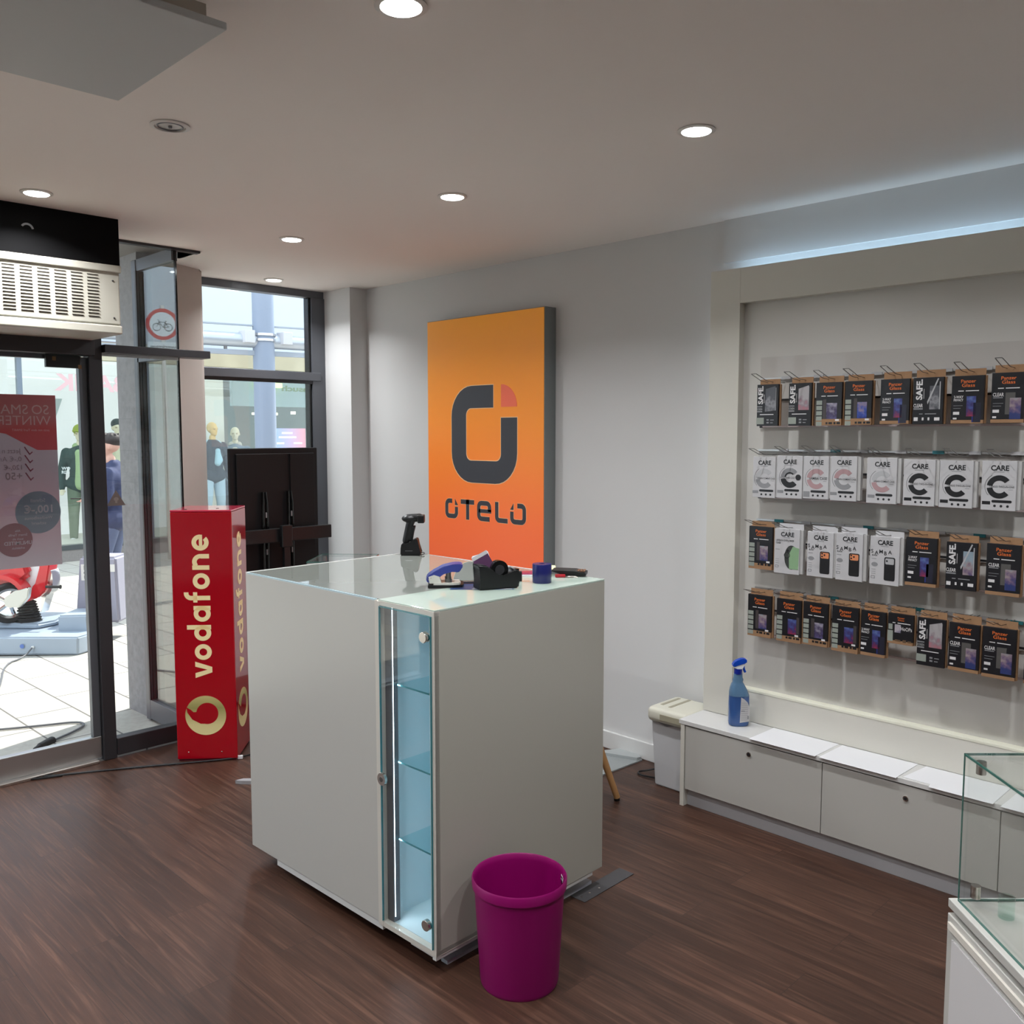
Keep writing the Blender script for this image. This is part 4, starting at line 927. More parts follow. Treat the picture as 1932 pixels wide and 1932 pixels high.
        if kind == 'ue':
            tx('case_name', [('URBAN EXPLORER', -.008, -.050, .0075, .076, .008), ('CASE', -.036, -.060, .0065, .020, .03)], blackp)
            b = MB(); b.disc((.020, -.112), .029, M, .0004, (1, 1.65)); b.done('picture', mat('case_frame_dark', (.05, .055, .05), .4), T)
            b = MB(); b.prism([(.012, -.158), (.050, -.158), (.052, -.074), (.026, -.068), (.010, -.10)], .0007, M); b.done('case_picture', greenp, T)
            b = MB(); b.ring((.002, -.104), .010, .0125, 0, 2 * PI, M, .0010); b.disc((.004, -.086), .005, M, .001); b.done('lens', blackp, T)
        else:
            for q, ch in enumerate('SAMBA'): pass
            tx('case_name', [(ch, -.046 + q * .0165, -.062 - (.005 if q % 2 else 0), .0135, None, .010) for q, ch in enumerate('SAMBA')] + [('BLACK', -.036, -.073, .0055, .020, .02)], blackp)
            b = MB(); pts = arcp(.034, -.080, .006, 0, PI / 2, 4) + arcp(.006, -.080, .006, PI / 2, PI, 4) + arcp(.006, -.154, .006, PI, 1.5 * PI, 4) + arcp(.034, -.154, .006, 1.5 * PI, 2 * PI, 4)
            b.prism(pts, .0005, M); b.done('case_picture', blackp, T)
            b = MB(); pts = arcp(.032, -.082, .004, 0, PI / 2, 4) + arcp(.008, -.082, .004, PI / 2, PI, 4) + arcp(.008, -.096, .004, PI, 1.5 * PI, 4) + arcp(.032, -.096, .004, 1.5 * PI, 2 * PI, 4)
            b.prism(pts, .0008, M); b.done('camera_bar', orangec if kind == 'sb' else silverp, T)
            b = MB(); [b.disc(c_, .0034, M, .0011, n=14) for c_ in (((.009, -.082), (.009, -.093), (.019, -.087)) if kind == 'sb' else ((.010, -.088),))]; b.done('lens', blackp, T)
            b = MB(); b.disc((-.036, -.104), .010, M, .0004, (1.2, .8)); b.done('emblem_print', greyp, T)
        lines('small_print', [(-.048, -.030, -.084, -.082)] + [(-.047, -.032, -.123 - q * .008, -.1215 - q * .008) for q in range(3)], greyp)
        b = MB()
        for a, c, e, f in ((-.048, -.034, -.156, -.155), (-.048, -.034, -.148, -.147), (-.048, -.047, -.156, -.147), (-.035, -.034, -.156, -.147)): b.prism([(a, e), (c, e), (c, f), (a, f)], .0003, M)
        b.done('outline_tag', blackp, T)
    return T
DB, PB, CB = 'black box, sideways white word, ', 'black and kraft box, orange lettering, ', 'white box, '
rows = [
 ('top', [('safe', -1.902, -1.806, 1.811, 1.796, 1.631, DB + 'grey phone picture, first on the top rail'), ('safe2', -1.763, -1.667, 1.813, 1.796, 1.631, DB + 'rose picture, second on the top rail'),
  ('pgw', -1.650, -1.544, 1.812, 1.794, 1.632, PB + 'pale phone picture, third on the top rail'), ('pg', -1.535, -1.431, 1.813, 1.795, 1.633, PB + 'red and blue picture, fourth on the top rail'),
  ('pg2', -1.402, -1.294, 1.816, 1.796, 1.635, PB + 'privacy film picture, fifth on the top rail'), ('clear', -1.285, -1.179, 1.818, 1.797, 1.634, DB + 'bare grey glass sheet, sixth on the top rail'),
  ('pg2', -1.155, -1.048, 1.815, 1.797, 1.635, PB + 'privacy film picture, seventh on the top rail'), ('pgc', -1.028, -.924, 1.822, 1.802, 1.636, PB + 'clear film picture, last on the top rail')]),
 ('second', [('c0', -1.907, -1.808, 1.521, 1.508, 1.344, CB + 'silver letter ring, first on the second rail'), ('c1', -1.801, -1.694, 1.530, 1.514, 1.347, CB + 'black and rose letter ring and dark dot, second rail'),
  ('c2', -1.688, -1.585, 1.533, 1.514, 1.350, CB + 'all rose letter ring, third on the second rail'), ('c3', -1.578, -1.476, 1.534, 1.516, 1.348, CB + 'rose above and grey below letter ring, fourth on the second rail'),
  ('c4', -1.438, -1.327, 1.528, 1.513, 1.346, CB + 'silver above and rose below letter ring, fifth on the second rail'), ('c5', -1.304, -1.195, 1.528, 1.509, 1.345, CB + 'solid black letter ring, leftmost of the three like it'),
  ('c5', -1.180, -1.071, 1.530, 1.508, 1.345, CB + 'solid black letter ring, middle of the three like it'), ('c5', -1.043, -.935, 1.528, 1.510, 1.344, CB + 'solid black letter ring, rightmost of the three like it')]),
 ('third', [('pg', -1.924, -1.816, 1.239, 1.225, 1.051, PB + 'blue phone picture, first on the third rail'), ('ue', -1.804, -1.697, 1.235, 1.225, 1.046, CB + 'round picture of a green phone case, on the third rail'),
  ('sb', -1.664, -1.557, 1.235, 1.223, 1.049, CB + 'black phone case and orange camera bar, beside the green case box'), ('sb', -1.547, -1.444, 1.239, 1.227, 1.048, CB + 'black phone case and orange camera bar, the right one of two'),
  ('sb1', -1.416, -1.307, 1.235, 1.225, 1.048, CB + 'black phone case and single camera lens, on the third rail'), ('pg2', -1.290, -1.179, 1.248, 1.231, 1.057, PB + 'privacy film picture, tilted, on the third rail'),
  ('clear2', -1.150, -1.047, 1.244, 1.226, 1.060, DB + 'people on a glass sheet picture, on the third rail'), ('pgc', -1.020, -.911, 1.248, 1.231, 1.057, PB + 'clear film picture, last on the third rail')]),
 ('bottom', [('pg', -1.922, -1.814, .961, .944, .772, PB + 'pale phone picture, first on the bottom rail'), ('pgb', -1.792, -1.685, .964, .943, .771, PB + 'two upright phone pictures, second on the bottom rail'),
  ('pg', -1.678, -1.573, .962, .945, .775, PB + 'greenish phone picture, third on the bottom rail'), ('pgb', -1.559, -1.453, .960, .945, .770, PB + 'two upright phone pictures, fourth on the bottom rail'),
  ('pg2', -1.445, -1.349, .963, .943, .773, PB + 'privacy film picture, fifth on the bottom rail'), ('ho', -1.345, -1.250, .964, .947, .835, 'short black and kraft box with jagged white word on the bottom rail'),
  ('safe2', -1.238, -1.140, .964, .946, .774, DB + 'pink picture, on the bottom rail'), ('pgc', -1.130, -1.027, .966, .944, .775, PB + 'clear film picture, right of the pink pictured box'),
  ('pgc', -1.020, -.913, .965, .946, .772, PB + 'clear film picture, ninth on the bottom rail'), ('pg2', -.890, -.785, .966, .946, .772, 'black box only just entering the picture at the end of the bottom rail')])]
for nm, items in rows:
    zr = {'top': 1.826, 'second': 1.533, 'third': 1.243, 'bottom': .953}[nm]
    R = thing('hook_rail', 'clear acrylic hook rail with wire hooks, %s row on the display wall' % nm, 'hook rail', (0, 0, 0), 0, 'hook rails on the display wall')
    b = MB(); b.box(-1.955, 1.1, YP - .008, YP - .004, zr - .195, zr + (.088 if nm == 'top' else .004)); b.done('acrylic_plate', acryl, R)
    b = MB(); b.box(-1.955, 1.1, YP - .014, YP - .004, zr - .004, zr + .003); b.done('top_rail', alu, R)
    b = MB(); b.box(-1.950, 1.1, YP - .016, YP - .004, zr - .199, zr - .192); b.done('bottom_lip', mat('acrylic_pink_edge', (.50, .40, .39), .2), R)
    b = MB(); b.box(-1.90, 1.1, YP - .012, YP - .008, zr - .092, zr - .084); b.done('magnet_strip', blackp, R)
    b = MB()
    for x_ in (-1.948,): b.box(x_, x_ + .012, YP - .018, YP - .014, zr - .202, zr - .193)
    b.done('end_cap', blackp, R)
    for k, (kd, xa, xb, zh, zt, zb, lab) in enumerate(items):
        b = MB(); wires(b, (xa + xb) / 2, zh - .001); b.done('hook', wire, R, True)
        b = MB(); cx = (xa + xb) / 2; b.box(cx + .0, cx + .040, YP - .018, YP - .0145, zr - .006, zr + .006); b.done('price_tag', [silverp, wcard, gedgel][(k * 7 + len(nm)) % 3] if nm != 'top' else silverp, R)
        product(kd, xa, xb, zh, zt, zb, lab, gr[nm], k)

# ------------------------------------------------------------------ objects on the floor
T = thing('paper_shredder', 'white rounded plastic appliance with slots squeezed beside the low cabinet', 'shredder', (-2.283, 3.40, 0), 0)
b = MB(); pts = []
b.prism([(-.105, .0), (.08, .0), (.088, .30), (-.128, .30)], .20, bas((0, .10, 0), (1, 0, 0), (0, 0, 1))); bmesh.ops.bevel(b.bm, geom=list(b.bm.edges), offset=.006, segments=2, affect='EDGES'); b.done('bin', mat('bin_greywhite', (.52, .52, .53), .4), T, True)
b = MB(); b.box(-.135, .09, -.13, .105, .30, .368, bev=.022, seg=3); b.done('head', mat('cream_plastic', (.66, .64, .54), .35), T, True)
b = MB(); b.prism([(-.12, .302), (-.04, .285), (.02, .302)], .003, bas((0, -.1005, 0), (1, 0, 0), (0, 0, 1))); b.done('pull_lip', greyp, T)
b = MB(); b.box(-.06, .07, -.1315, -.128, .318, .345, bev=.001); b.done('handle_recess', mat('cream_shadow', (.36, .33, .24), .5), T)
b = MB(); b.box(-.10, -.085, -.07, .07, .368, .3695); b.box(-.05, -.035, -.08, .08, .368, .3695); b.done('slot', mat('cream_shadow', (.36, .33, .24), .5), T)
b = MB(); b.tube([(-2.36, 3.45, .05), (-2.44, 3.44, .03), (-2.50, 3.40, .008), (-2.53, 3.36, .006), (-2.50, 3.33, .006), (-2.43, 3.35, .006), (-2.39, 3.36, .006)], .004, smooth=2)
b.tube([(-2.37, 3.40, .012), (-2.42, 3.38, .008), (-2.47, 3.44, .03), (-2.45, 3.47, .05), (-2.39, 3.46, .03)], .0035, smooth=2); o = b.done('cord_tangle', black, None, True); tag(o, 'tangle of thin black cords on the floor beside the white appliance', 'cord')
T = thing('floor_ramp', 'pale grey flat wedge lying on the floor in front of the baseboard', 'floor ramp', (-2.62, 3.20, 0), 0)
b = MB(); b.prism([(-.35, .0), (0, 0), (.012, .30), (-.03, .325), (-.135, .325), (-.26, .1)], .006, bas((0, 0, 0), (1, 0, 0), (0, 1, 0))); b.done('plate', mat('ramp_grey', (.28, .30, .30), .5), T)
b = MB(); b.prism([(-.14, .318), (-.03, .318), (.008, .296), (.002, .27), (-.20, .20)], .014, bas((0, 0, .006), (1, 0, 0), (0, 1, 0))); b.done('raised_end', mat('ramp_grey2', (.38, .40, .40), .5), T)
# stool behind the counter: one leg shows
T = thing('stool', 'stool with slanted beech wood legs mostly hidden behind the counter', 'stool', (-2.575, 2.85, 0), RC)
for x_, y_ in ((.258, .0), (.0, .24), (-.258, .0), (0, -.24)):
    b = MB(); b.cyl((x_ * 1.0, y_, 0.012), (x_ * .45, y_ * .45, .42), .0135, .018, seg=16); l_ = b.done('leg', wood, T, True)
    b = MB(); b.cyl((x_, y_, 0), (x_ * .99, y_ * .99, .012), .0125, .0135); b.done('leg_tip', black, l_)
b = MB(); b.lathe([(0, .42), (.15, .42), (.16, .435), (.155, .455), (0, .462)], seg=36); b.done('seat', whiteg, T, True)
b = MB(); b.tube([(-4.50, 1.275, .006), (-4.52, 1.255, .006), (-4.48, 1.30, .006), (-4.415, 1.395, .006), (-4.325, 1.579, .006), (-4.20, 1.80, .006), (-4.075, 2.015, .006), (-4.02, 2.115, .010), (-4.03, 2.24, .006), (-4.10, 2.36, .006)], .0045, smooth=2)
b.tube([(-4.50, 1.262, .006), (-4.46, 1.270, .006), (-4.425, 1.34, .006), (-4.40, 1.41, .006)], .0045, smooth=2)
o = b.done('power_cable', black, None, True); tag(o, 'black cable running over the floor from the door to the red light box', 'cable')
T = thing('cable_clip', 'tiny white clip on the black cable at the red light box corner', 'cable clip', (-4.022, 2.113, .010), ang)
MB().box(-.012, .012, -.007, .007, -.008, .009, bev=.002).done('clip', paper, T)
T = thing('metal_strip', 'light metal strip end on the floor poking out left of the counter', 'metal strip', (-3.752, 1.945, 0), RC)
b = MB(); b.prism([(0, -.005), (.03, -.012), (.32, -.02), (.32, .02), (.03, .018)], .016, bas((0, 0, 0), (1, 0, 0), (0, 1, 0))); b.done('strip', mat('strip_grey', (.42, .42, .44), .35, metal=.2), T)

# ------------------------------------------------------------------ OUTSIDE
SL = .02
def gz(x): return SL * (x + 4.6)
b = MB(); b.prism([(-30, -14), (XS - .045, -14), (XS - .045, 30), (-30, 30)], -.1, bas((0, 0, 0), (1, 0, 0), (0, 1, 0)))
for v in b.bm.verts: v.co.z = v.co.z + gz(v.co.x) * 1.0 - .002 + .0
st = struct('ground_street', b, paving_mat())
# canopy over our own shop front and the wall above
struct('wall_canopy', MB().box(-5.56, XS - .08, -6, 8, H + .11, H + .30), mat('canopy_white', (.6, .6, .6), .8))
struct('wall_street_right', MB().box(-5.25, -4.9, 3.65, 9, -.1, H + .1), conc)

XO = -13.2
# opposite building
B = thing('shop_building', 'pale shop building across the street with large display windows', 'building', (XO, 5, gz(XO)))
def bb(x0, x1, y0, y1, z0, z1): return MB().box(x0, x1, y0 - 5, y1 - 5, z0, z1)
bb(-.1, 0, -9, 16, 3.05, 8).done('upper_wall', mat('upper_render', (.52, .57, .64), .9, noise_amt=.02), B)
bb(-.12, .06, -9, 16, 2.80, 3.05).done('fascia', mat('fascia_ochre', (.42, .38, .27), .8, noise_amt=.2, nscale=3), B)
bb(-.1, .03, -9, 16, 2.995, 3.07).done('fascia_gutter', mat('gutter_brown', (.20, .17, .17), .6), B)
bb(-.1, .02, -9, 16, 0, .16).done('granite_base', granite, B)
bb(-.06, .03, -9, 16, .16, .225).done('window_sill_rail', mat('sill_anthracite', (.05, .06, .065), .4), B)
for y_ in (-1.5, 1.2, 3.88, 6.30, 9.2): bb(-.06, .02, y_, y_ + .06, .22, 2.80).done('mullion', mat('mullion_blue', (.16, .20, .25), .4), B)
bb(-.012, -.006, -9, 16, .225, 2.8).done('shop_glazing', glasswin, B)
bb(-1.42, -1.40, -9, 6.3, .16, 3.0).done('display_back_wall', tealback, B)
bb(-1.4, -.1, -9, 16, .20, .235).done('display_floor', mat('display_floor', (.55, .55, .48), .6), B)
bb(-1.4, -.1, -9, 16, 2.85, 2.9).done('display_ceiling', mat('display_ceiling', (.6, .66, .66), .8, emit=.8), B)  # ceiling surface glows in place of display lamps
bb(-2.6, -2.58, 6.3, 16, .16, 3.0).done('sales_room_wall', mat('room_shade', (.16, .19, .18), .9, emit=.05), B)  # inner walls and parts from here glow faintly to imitate indoor light
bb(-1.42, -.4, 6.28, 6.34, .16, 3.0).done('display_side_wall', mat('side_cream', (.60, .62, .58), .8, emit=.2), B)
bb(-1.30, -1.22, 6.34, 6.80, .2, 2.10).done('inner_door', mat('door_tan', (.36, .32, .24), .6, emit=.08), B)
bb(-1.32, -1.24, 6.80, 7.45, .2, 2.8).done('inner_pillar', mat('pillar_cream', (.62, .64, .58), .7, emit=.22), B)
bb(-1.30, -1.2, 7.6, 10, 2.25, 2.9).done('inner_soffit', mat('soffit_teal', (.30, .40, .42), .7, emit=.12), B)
b = MB(); b.box(-1.2, -1.1, 3.10, 3.40, 2.10, 2.14); b.box(-1.2, -1.1, 2.95, 2.99, 2.10, 2.14); b.box(-1.2, -1.1, 3.72, 3.76, 2.12, 2.17); b.done('ceiling_tube_light', mat('warm_tube', (1, 1, .7), emit=2.2), B)
MB().prism([(-.75, 1.35), (-.45, 1.35), (-.1, 2.3), (-.5, 2.3)], .02, bas((-1.39, 0, 0), (0, 1, 0), (0, 0, 1))).done('grey_backdrop_shape', mat('backdrop_grey', (.40, .47, .47), .8, emit=.14), B)  # emission imitates the display light falling on this shape
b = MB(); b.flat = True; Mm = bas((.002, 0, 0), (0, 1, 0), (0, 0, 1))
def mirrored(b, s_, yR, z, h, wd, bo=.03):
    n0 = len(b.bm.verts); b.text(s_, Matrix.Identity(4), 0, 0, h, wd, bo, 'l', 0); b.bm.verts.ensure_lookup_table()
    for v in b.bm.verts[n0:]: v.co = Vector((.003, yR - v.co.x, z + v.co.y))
mirrored(b, 'BANK', .32, 2.37, .215, .98); b.done('mirrored_lettering', mat('reflected_red_letters', (.60, .40, .42), .6, emit=.12), B)  # painted reflection of a bank sign, drawn as mirrored letters on the glass
b = MB(); b.flat = True; mirrored(b, 'Besuch', 3.46, 2.47, .085, .62); b.done('mirrored_lettering', mat('grey_green_letters', (.16, .22, .14), .6), B)
b = MB(); b.box(-1.18, -1.1, 3.0, 3.5, 2.58, 2.66); b.done('neon_light', mat('yellow_neon', (.9, 1, .35), emit=1.2), B)
# promotion poster in the right window, made to glow as if lit
T = thing('promotion_poster', 'pale blue and pink promotional board in the far shop window', 'poster', (XO - .10, 8.02, gz(XO)), 0)
MB().box(-.02, 0, -.31, .31, .9, 1.86).done('board', gradmat('promo_grad', 1, -.31, .31, [(0, '7fa6e6'), (.5, 'b59fc0'), (1, 'd78f9c')], rough=.4, emit=.35), T)
b = MB(); M_ = bas((.001, 0, 0), (0, 1, 0), (0, 0, 1))
for y0, y1, z0 in ((-.14, .06, 1.77), (-.20, .13, 1.70), (-.25, -.1, 1.60), (.08, .24, 1.60)): b.prism([(y0, z0), (y1, z0), (y1, z0 + .03), (y0, z0 + .03)], .001, M_)
b.done('white_lines', mat('promo_white', (.9, .9, .95), .5, emit=.3), T)
MB().box(-.02, .02, -.02, .02, .23, .9).done('stand', steel, T)

# street canopy structure: round column, tube and clamp with two spotlights
T = thing('street_column', 'round blue grey steel column in the street with tube and clamp', 'column', (-8.68, 4.95, gz(-8.68)))
z0 = -gz(-8.68)
b = MB(); b.cyl((0, 0, 0), (0, 0, 4.4), .112, seg=40); b.done('shaft', mat('column_bluegrey', (.27, .32, .42), .45), T, True)
dirv = Vector((math.sin(math.radians(12)), math.cos(math.radians(12)), 0))
b = MB(); b.cyl(Vector((.0, 0, 2.68)) - dirv * 4.2, Vector((.0, 0, 2.62)) + dirv * 5, .075, seg=28); b.done('canopy_tube', mat('tube_silver', (.50, .54, .60), .35, metal=.4), T, True)
b = MB()
for z_ in (2.66, 2.715): b.lathe([(.112, z_ - .012), (.128, z_ - .012), (.128, z_ + .012), (.112, z_ + .012)], seg=36)
b.done('clamp', chrome, T, True)
for k in (-1, 1):
    b = MB(); b.box(-.075, .075, -.055, .055, 2.62, 2.75, bev=.006, M=Matrix.Translation(Vector((.05, 0, 0)) + dirv * .20 * k)); b.done('spotlight_housing', mat('spot_pale', (.62, .62, .66), .4), T)
b = MB(); b.box(-.02, .02, -4.2, 5, 2.80, 2.815, M=Matrix.Rotation(math.radians(-12), 4, 'Z')); b.box(-.03, .03, -4.2, 5, 2.50, 2.55, M=Matrix.Rotation(math.radians(-12), 4, 'Z')); b.done('gutter_rail', mat('gutter_blue', (.34, .38, .44), .4), T)
for k in (-1.15, -.4, 1.0, 2.2):
    b = MB(); b.cyl(dirv * k + Vector((0, 0, 2.54)), dirv * k + Vector((0, 0, 2.64)), .018, seg=10); b.done('tube_bracket', darksteel, T)

# traffic sign across the street, out of frame; it shows mirrored in the side pane
sp = Vector((-12.25, -1.31, 0)); T = thing('traffic_sign', 'round no cycling traffic sign with plate, seen mirrored in the side pane', 'traffic sign', (sp.x, sp.y, gz(sp.x)), math.radians(114))
dz = -gz(sp.x)
MB().cyl((0, .03, 0), (0, .03, 3.5), .03, seg=16).done('post', steel, T, True)
Mq = bas((0, 0, 3.07 + dz), (1, 0, 0), (0, 0, 1))
b = MB(); b.disc((0, .02), .215, Mq, .004, n=48); b.done('sign_face', mat('sign_white', (.75, .80, .85), .5), T)
b = MB(); b.ring((0, .02), .165, .212, 0, 2 * PI, bas((0, -.005, 3.07 + dz), (1, 0, 0), (0, 0, 1)), .001, n=48); b.done('red_ring', mat('sign_red', (.55, .06, .06), .5), T)
b = MB(); Mq2 = bas((0, -.006, 3.07 + dz), (1, 0, 0), (0, 0, 1))
for x_ in (-.075, .075): b.ring((x_, -.02), .045, .053, 0, 2 * PI, Mq2, .001)
for ln in ([(-.075, -.02), (-.035, .045), (.045, .050), (.075, -.02)], [(-.075, -.02), (-.010, -.022), (.045, .050)], [(-.010, -.022), (-.040, .060)], [(-.055, .062), (-.030, .062)], [(.045, .05), (.040, .075), (.062, .075)]): b.stroke(ln, .008, Mq2, .001, mitre=False)
b.done('bicycle_symbol', mat('sign_dark', (.05, .06, .07), .5), T)
MB().box(-.20, .20, -.001, .004, 2.62 + dz, 2.85 + dz).done('plate', MATS['sign_white'], T)
b = MB(); b.flat = True; b.text('werktags', bas((0, -.002, 2.76 + dz), (1, 0, 0), (0, 0, 1)), 0, 0, .055, .33, .01, 'c'); b.text('11-18h', bas((0, -.002, 2.665 + dz), (1, 0, 0), (0, 0, 1)), 0, 0, .06, .24, .01, 'c'); b.done('plate_lettering', MATS['sign_dark'], T)

# children's ride
a5 = math.radians(45.12)
T = thing('kiddie_ride', 'coin operated red and white toy scooter ride on a grey plastic base', 'kiddie ride', (-7.0, 2.37, gz(-7.0)), a5)
dz = .0
b = MB(); b.prism([(-1.35, .0), (.02, .0), (.06, .14), (-.02, .60), (-.3, .85), (-1.35, .85)], .135, bas((0, 0, -.03 + .03), (1, 0, 0), (0, 1, 0))); 
for v in b.bm.verts:
    if v.co.z > .1: v.co.x = v.co.x * .985; v.co.y = v.co.y * .97 + .012
bmesh.ops.bevel(b.bm, geom=list(b.bm.edges), offset=.012, segments=3, affect='EDGES'); b.done('base', ridegrey, T, True)
for x_, y_ in ((-.04, .08), (-1.2, .08), (-.1, .7), (-1.2, .7)): MB().cyl((x_, y_, -.055), (x_, y_, .012), .025).done('foot', rubber, T)
b = MB(); b.prism([(-.235, .10), (.0, .10), (-.008, .262), (-.232, .255)], -.30, bas((0, .22, 0), (1, 0, 0), (0, 0, 1))); bmesh.ops.bevel(b.bm, geom=list(b.bm.edges), offset=.012, segments=3, affect='EDGES'); b.done('step_block', ridegrey, T, True)
b = MB(); b.prism([(-.95, .30), (-.42, .28), (-.34, .42), (-.40, .74), (-.95, .80)], .05, bas((0, 0, .13), (1, 0, 0), (0, 1, 0))); bmesh.ops.bevel(b.bm, geom=list(b.bm.edges), offset=.016, segments=3, affect='EDGES'); b.done('raised_pad', ridegrey, T, True)
b = MB(); b.prism([(-.262, .13), (.10, .13), (.084, .665), (-.21, .665)], -.26, bas((0, .55, 0), (1, 0, 0), (0, 0, 1))); bmesh.ops.bevel(b.bm, geom=list(b.bm.edges), offset=.02, segments=3, affect='EDGES'); po = b.done('coin_box', ridelil, T, True)
b = MB(); b.box(-.195, -.13, .545, .549, .475, .605, bev=.001); b.done('sticker', mat('sticker_cream', (.75, .72, .68), .5), po)
b = MB(); b.box(.035, .075, .545, .549, .545, .605, bev=.001); b.done('sticker', mat('sticker_cream', (.75, .72, .68), .5), po)
b = MB(); b.box(-.170, -.160, .543, .545, .49, .515); b.box(-.172, -.156, .543, .545, .53, .545); b.box(-.170, -.160, .543, .545, .56, .595); b.done('sticker_print', blackp, po)
b = MB()
for k in range(9):
    r0 = .105 - k * .0052; z_ = .150 + k * .021; b.lathe([(r0 - .014, z_), (r0, z_ + .007), (r0, z_ + .011), (r0 - .014, z_ + .0195)], c=(-.555, .40, 0), seg=28)
b.done('rubber_bellows', rubber, T, True)
Mw = Matrix.Translation((-.655, .32, .335)) @ Matrix.Rotation(math.radians(38), 4, 'Z')
def wheelparts():
    b = MB(); pr = [(.115, -.025), (.145, -.032), (.158, -.018), (.158, .018), (.145, .032), (.115, .025), (.112, 0), (.115, -.025)]
    b.lathe(pr, seg=40); 
    for v in b.bm.verts: v.co = Mw @ (Matrix.Rotation(PI / 2, 4, 'X') @ v.co)
    b.done('tyre', rubber, T, True)
    b = MB(); b.lathe([(.098, -.022), (.116, -.026), (.118, 0), (.116, .026), (.098, .022), (.1, 0), (.098, -.022)], seg=40); b.cyl((0, 0, -.05), (0, 0, .05), .03)
    for k in range(5):
        t_ = 2 * PI * k / 5; b.tube([(0, 0, .01), (.1 * math.cos(t_), .1 * math.sin(t_), .0)], .014)
    for v in b.bm.verts: v.co = Mw @ (Matrix.Rotation(PI / 2, 4, 'X') @ v.co)
    b.done('wheel_rim', chrome, T, True)
wheelparts()
b = MB(); b.prism([(-.61, .335), (-.50, .325), (-.43, .40), (-.415, .48), (-.44, .47), (-.53, .455), (-.61, .40)], .05, bas((0, .22, 0), (1, 0, 0), (0, 0, 1))); bmesh.ops.bevel(b.bm, geom=list(b.bm.edges), offset=.006, segments=2, affect='EDGES'); b.done('fork_cover', mat('fork_silver', (.6, .61, .58), .2, metal=.6), T, True)
b = MB()
for k in range(14):
    t0 = -.15 + k * .26; t1 = t0 + .27
pts = arcp(-.70, .36, .20, -.05, PI * .95, 14); inn = arcp(-.70, .36, .165, -.05, PI * .95, 14)
for k in range(14): b.prism([inn[k], pts[k], pts[k + 1], inn[k + 1]], .16, bas((0, .44, 0), (1, 0, 0), (0, 0, 1)))
b.done('front_fender', ridered, T, True)
b = MB(); b.prism([(-.64, .60), (-.60, .50), (-.56, .42), (-.50, .40), (-.47, .46), (-.42, .55), (-.40, .78), (-.62, .95)], .10, bas((0, .50, 0), (1, 0, 0), (0, 0, 1))); bmesh.ops.bevel(b.bm, geom=list(b.bm.edges), offset=.012, segments=2, affect='EDGES'); b.done('leg_shield', ridewhite, T, True)
b = MB(); b.prism([(-.53, .352), (-.46, .365), (-.40, .42), (-.36, .62), (-.38, .80), (-.43, .80), (-.43, .60), (-.47, .47), (-.515, .45)], .14, bas((0, .52, 0), (1, 0, 0), (0, 0, 1))); bmesh.ops.bevel(b.bm, geom=list(b.bm.edges), offset=.010, segments=2, affect='EDGES'); b.done('side_panel', ridered, T, True)
b = MB(); b.prism(arcp(-.41, .52, .055, -PI / 2, PI / 2, 8) + [(-.42, .64), (-.46, .40)], .12, bas((0, .53, 0), (1, 0, 0), (0, 0, 1))); 
for v in b.bm.verts: v.co.z = .50 + (v.co.z - .52) * 2.2
b.done('chrome_trim', chrome, T, True)
b = MB(); b.cyl((-.385, .36, .455), (-.270, .36, .455), .011); b.cyl((-.275, .36, .455), (-.268, .36, .455), .016); b.done('foot_peg', rubber, T, True)
b = MB(); b.prism([(-1.25, .45), (-.62, .45), (-.50, .55), (-.60, .80), (-.66, .98), (-1.25, 1.0)], .18, bas((0, .52, 0), (1, 0, 0), (0, 0, 1))); bmesh.ops.bevel(b.bm, geom=list(b.bm.edges), offset=.03, segments=3, affect='EDGES'); b.done('scooter_body', ridered, T, True)
b = MB(); b.box(-1.25, -.66, .36, .50, 1.0, 1.08, bev=.03); b.done('seat', rubber, T, True)
b = MB(); b.cyl((-.315, -.008, .062), (-.315, .004, .062), .010); b.done('cable_gland', ridewhite, T)
b = MB(); b.disc((-.395, .068), .016, bas((0, -.0015, 0), (1, 0, 0), (0, 0, 1)), .001); b.done('blue_mark', mat('mark_blue', (.10, .18, .5), .5), T)
R5 = Matrix.Translation((-7.0, 2.37, gz(-7.0))) @ Matrix.Rotation(a5, 4, 'Z')
def gp(x, y): return (x, y, gz(x) + .007)
c0 = R5 @ Vector((-.315, -.01, .06)); 
b = MB(); b.tube([c0, tuple(R5 @ Vector((-.35, -.06, .0))), gp(-7.05, 1.90), gp(-6.4, 1.70), gp(-5.75, 1.44), gp(-5.42, 1.36), gp(-5.36, 1.46), gp(-5.28, 1.62), gp(-5.22, 1.76), gp(-5.13, 1.78), gp(-5.04, 1.68), gp(-4.97, 1.56), gp(-4.93, 1.51)], .006, smooth=2)
cb = b.done('extension_cord', mat('cord_grey', (.12, .125, .14), .5), None, True); tag(cb, 'grey cord looping on the pavement from the toy scooter ride to the door', 'cord')
b = MB(); b.cap(gp(-4.965, 1.545), gp(-4.915, 1.475), .022, .018); b.cap(gp(-4.915, 1.475), gp(-4.885, 1.44), .015, .010); b.done('coupling_socket', rubber, cb, True)

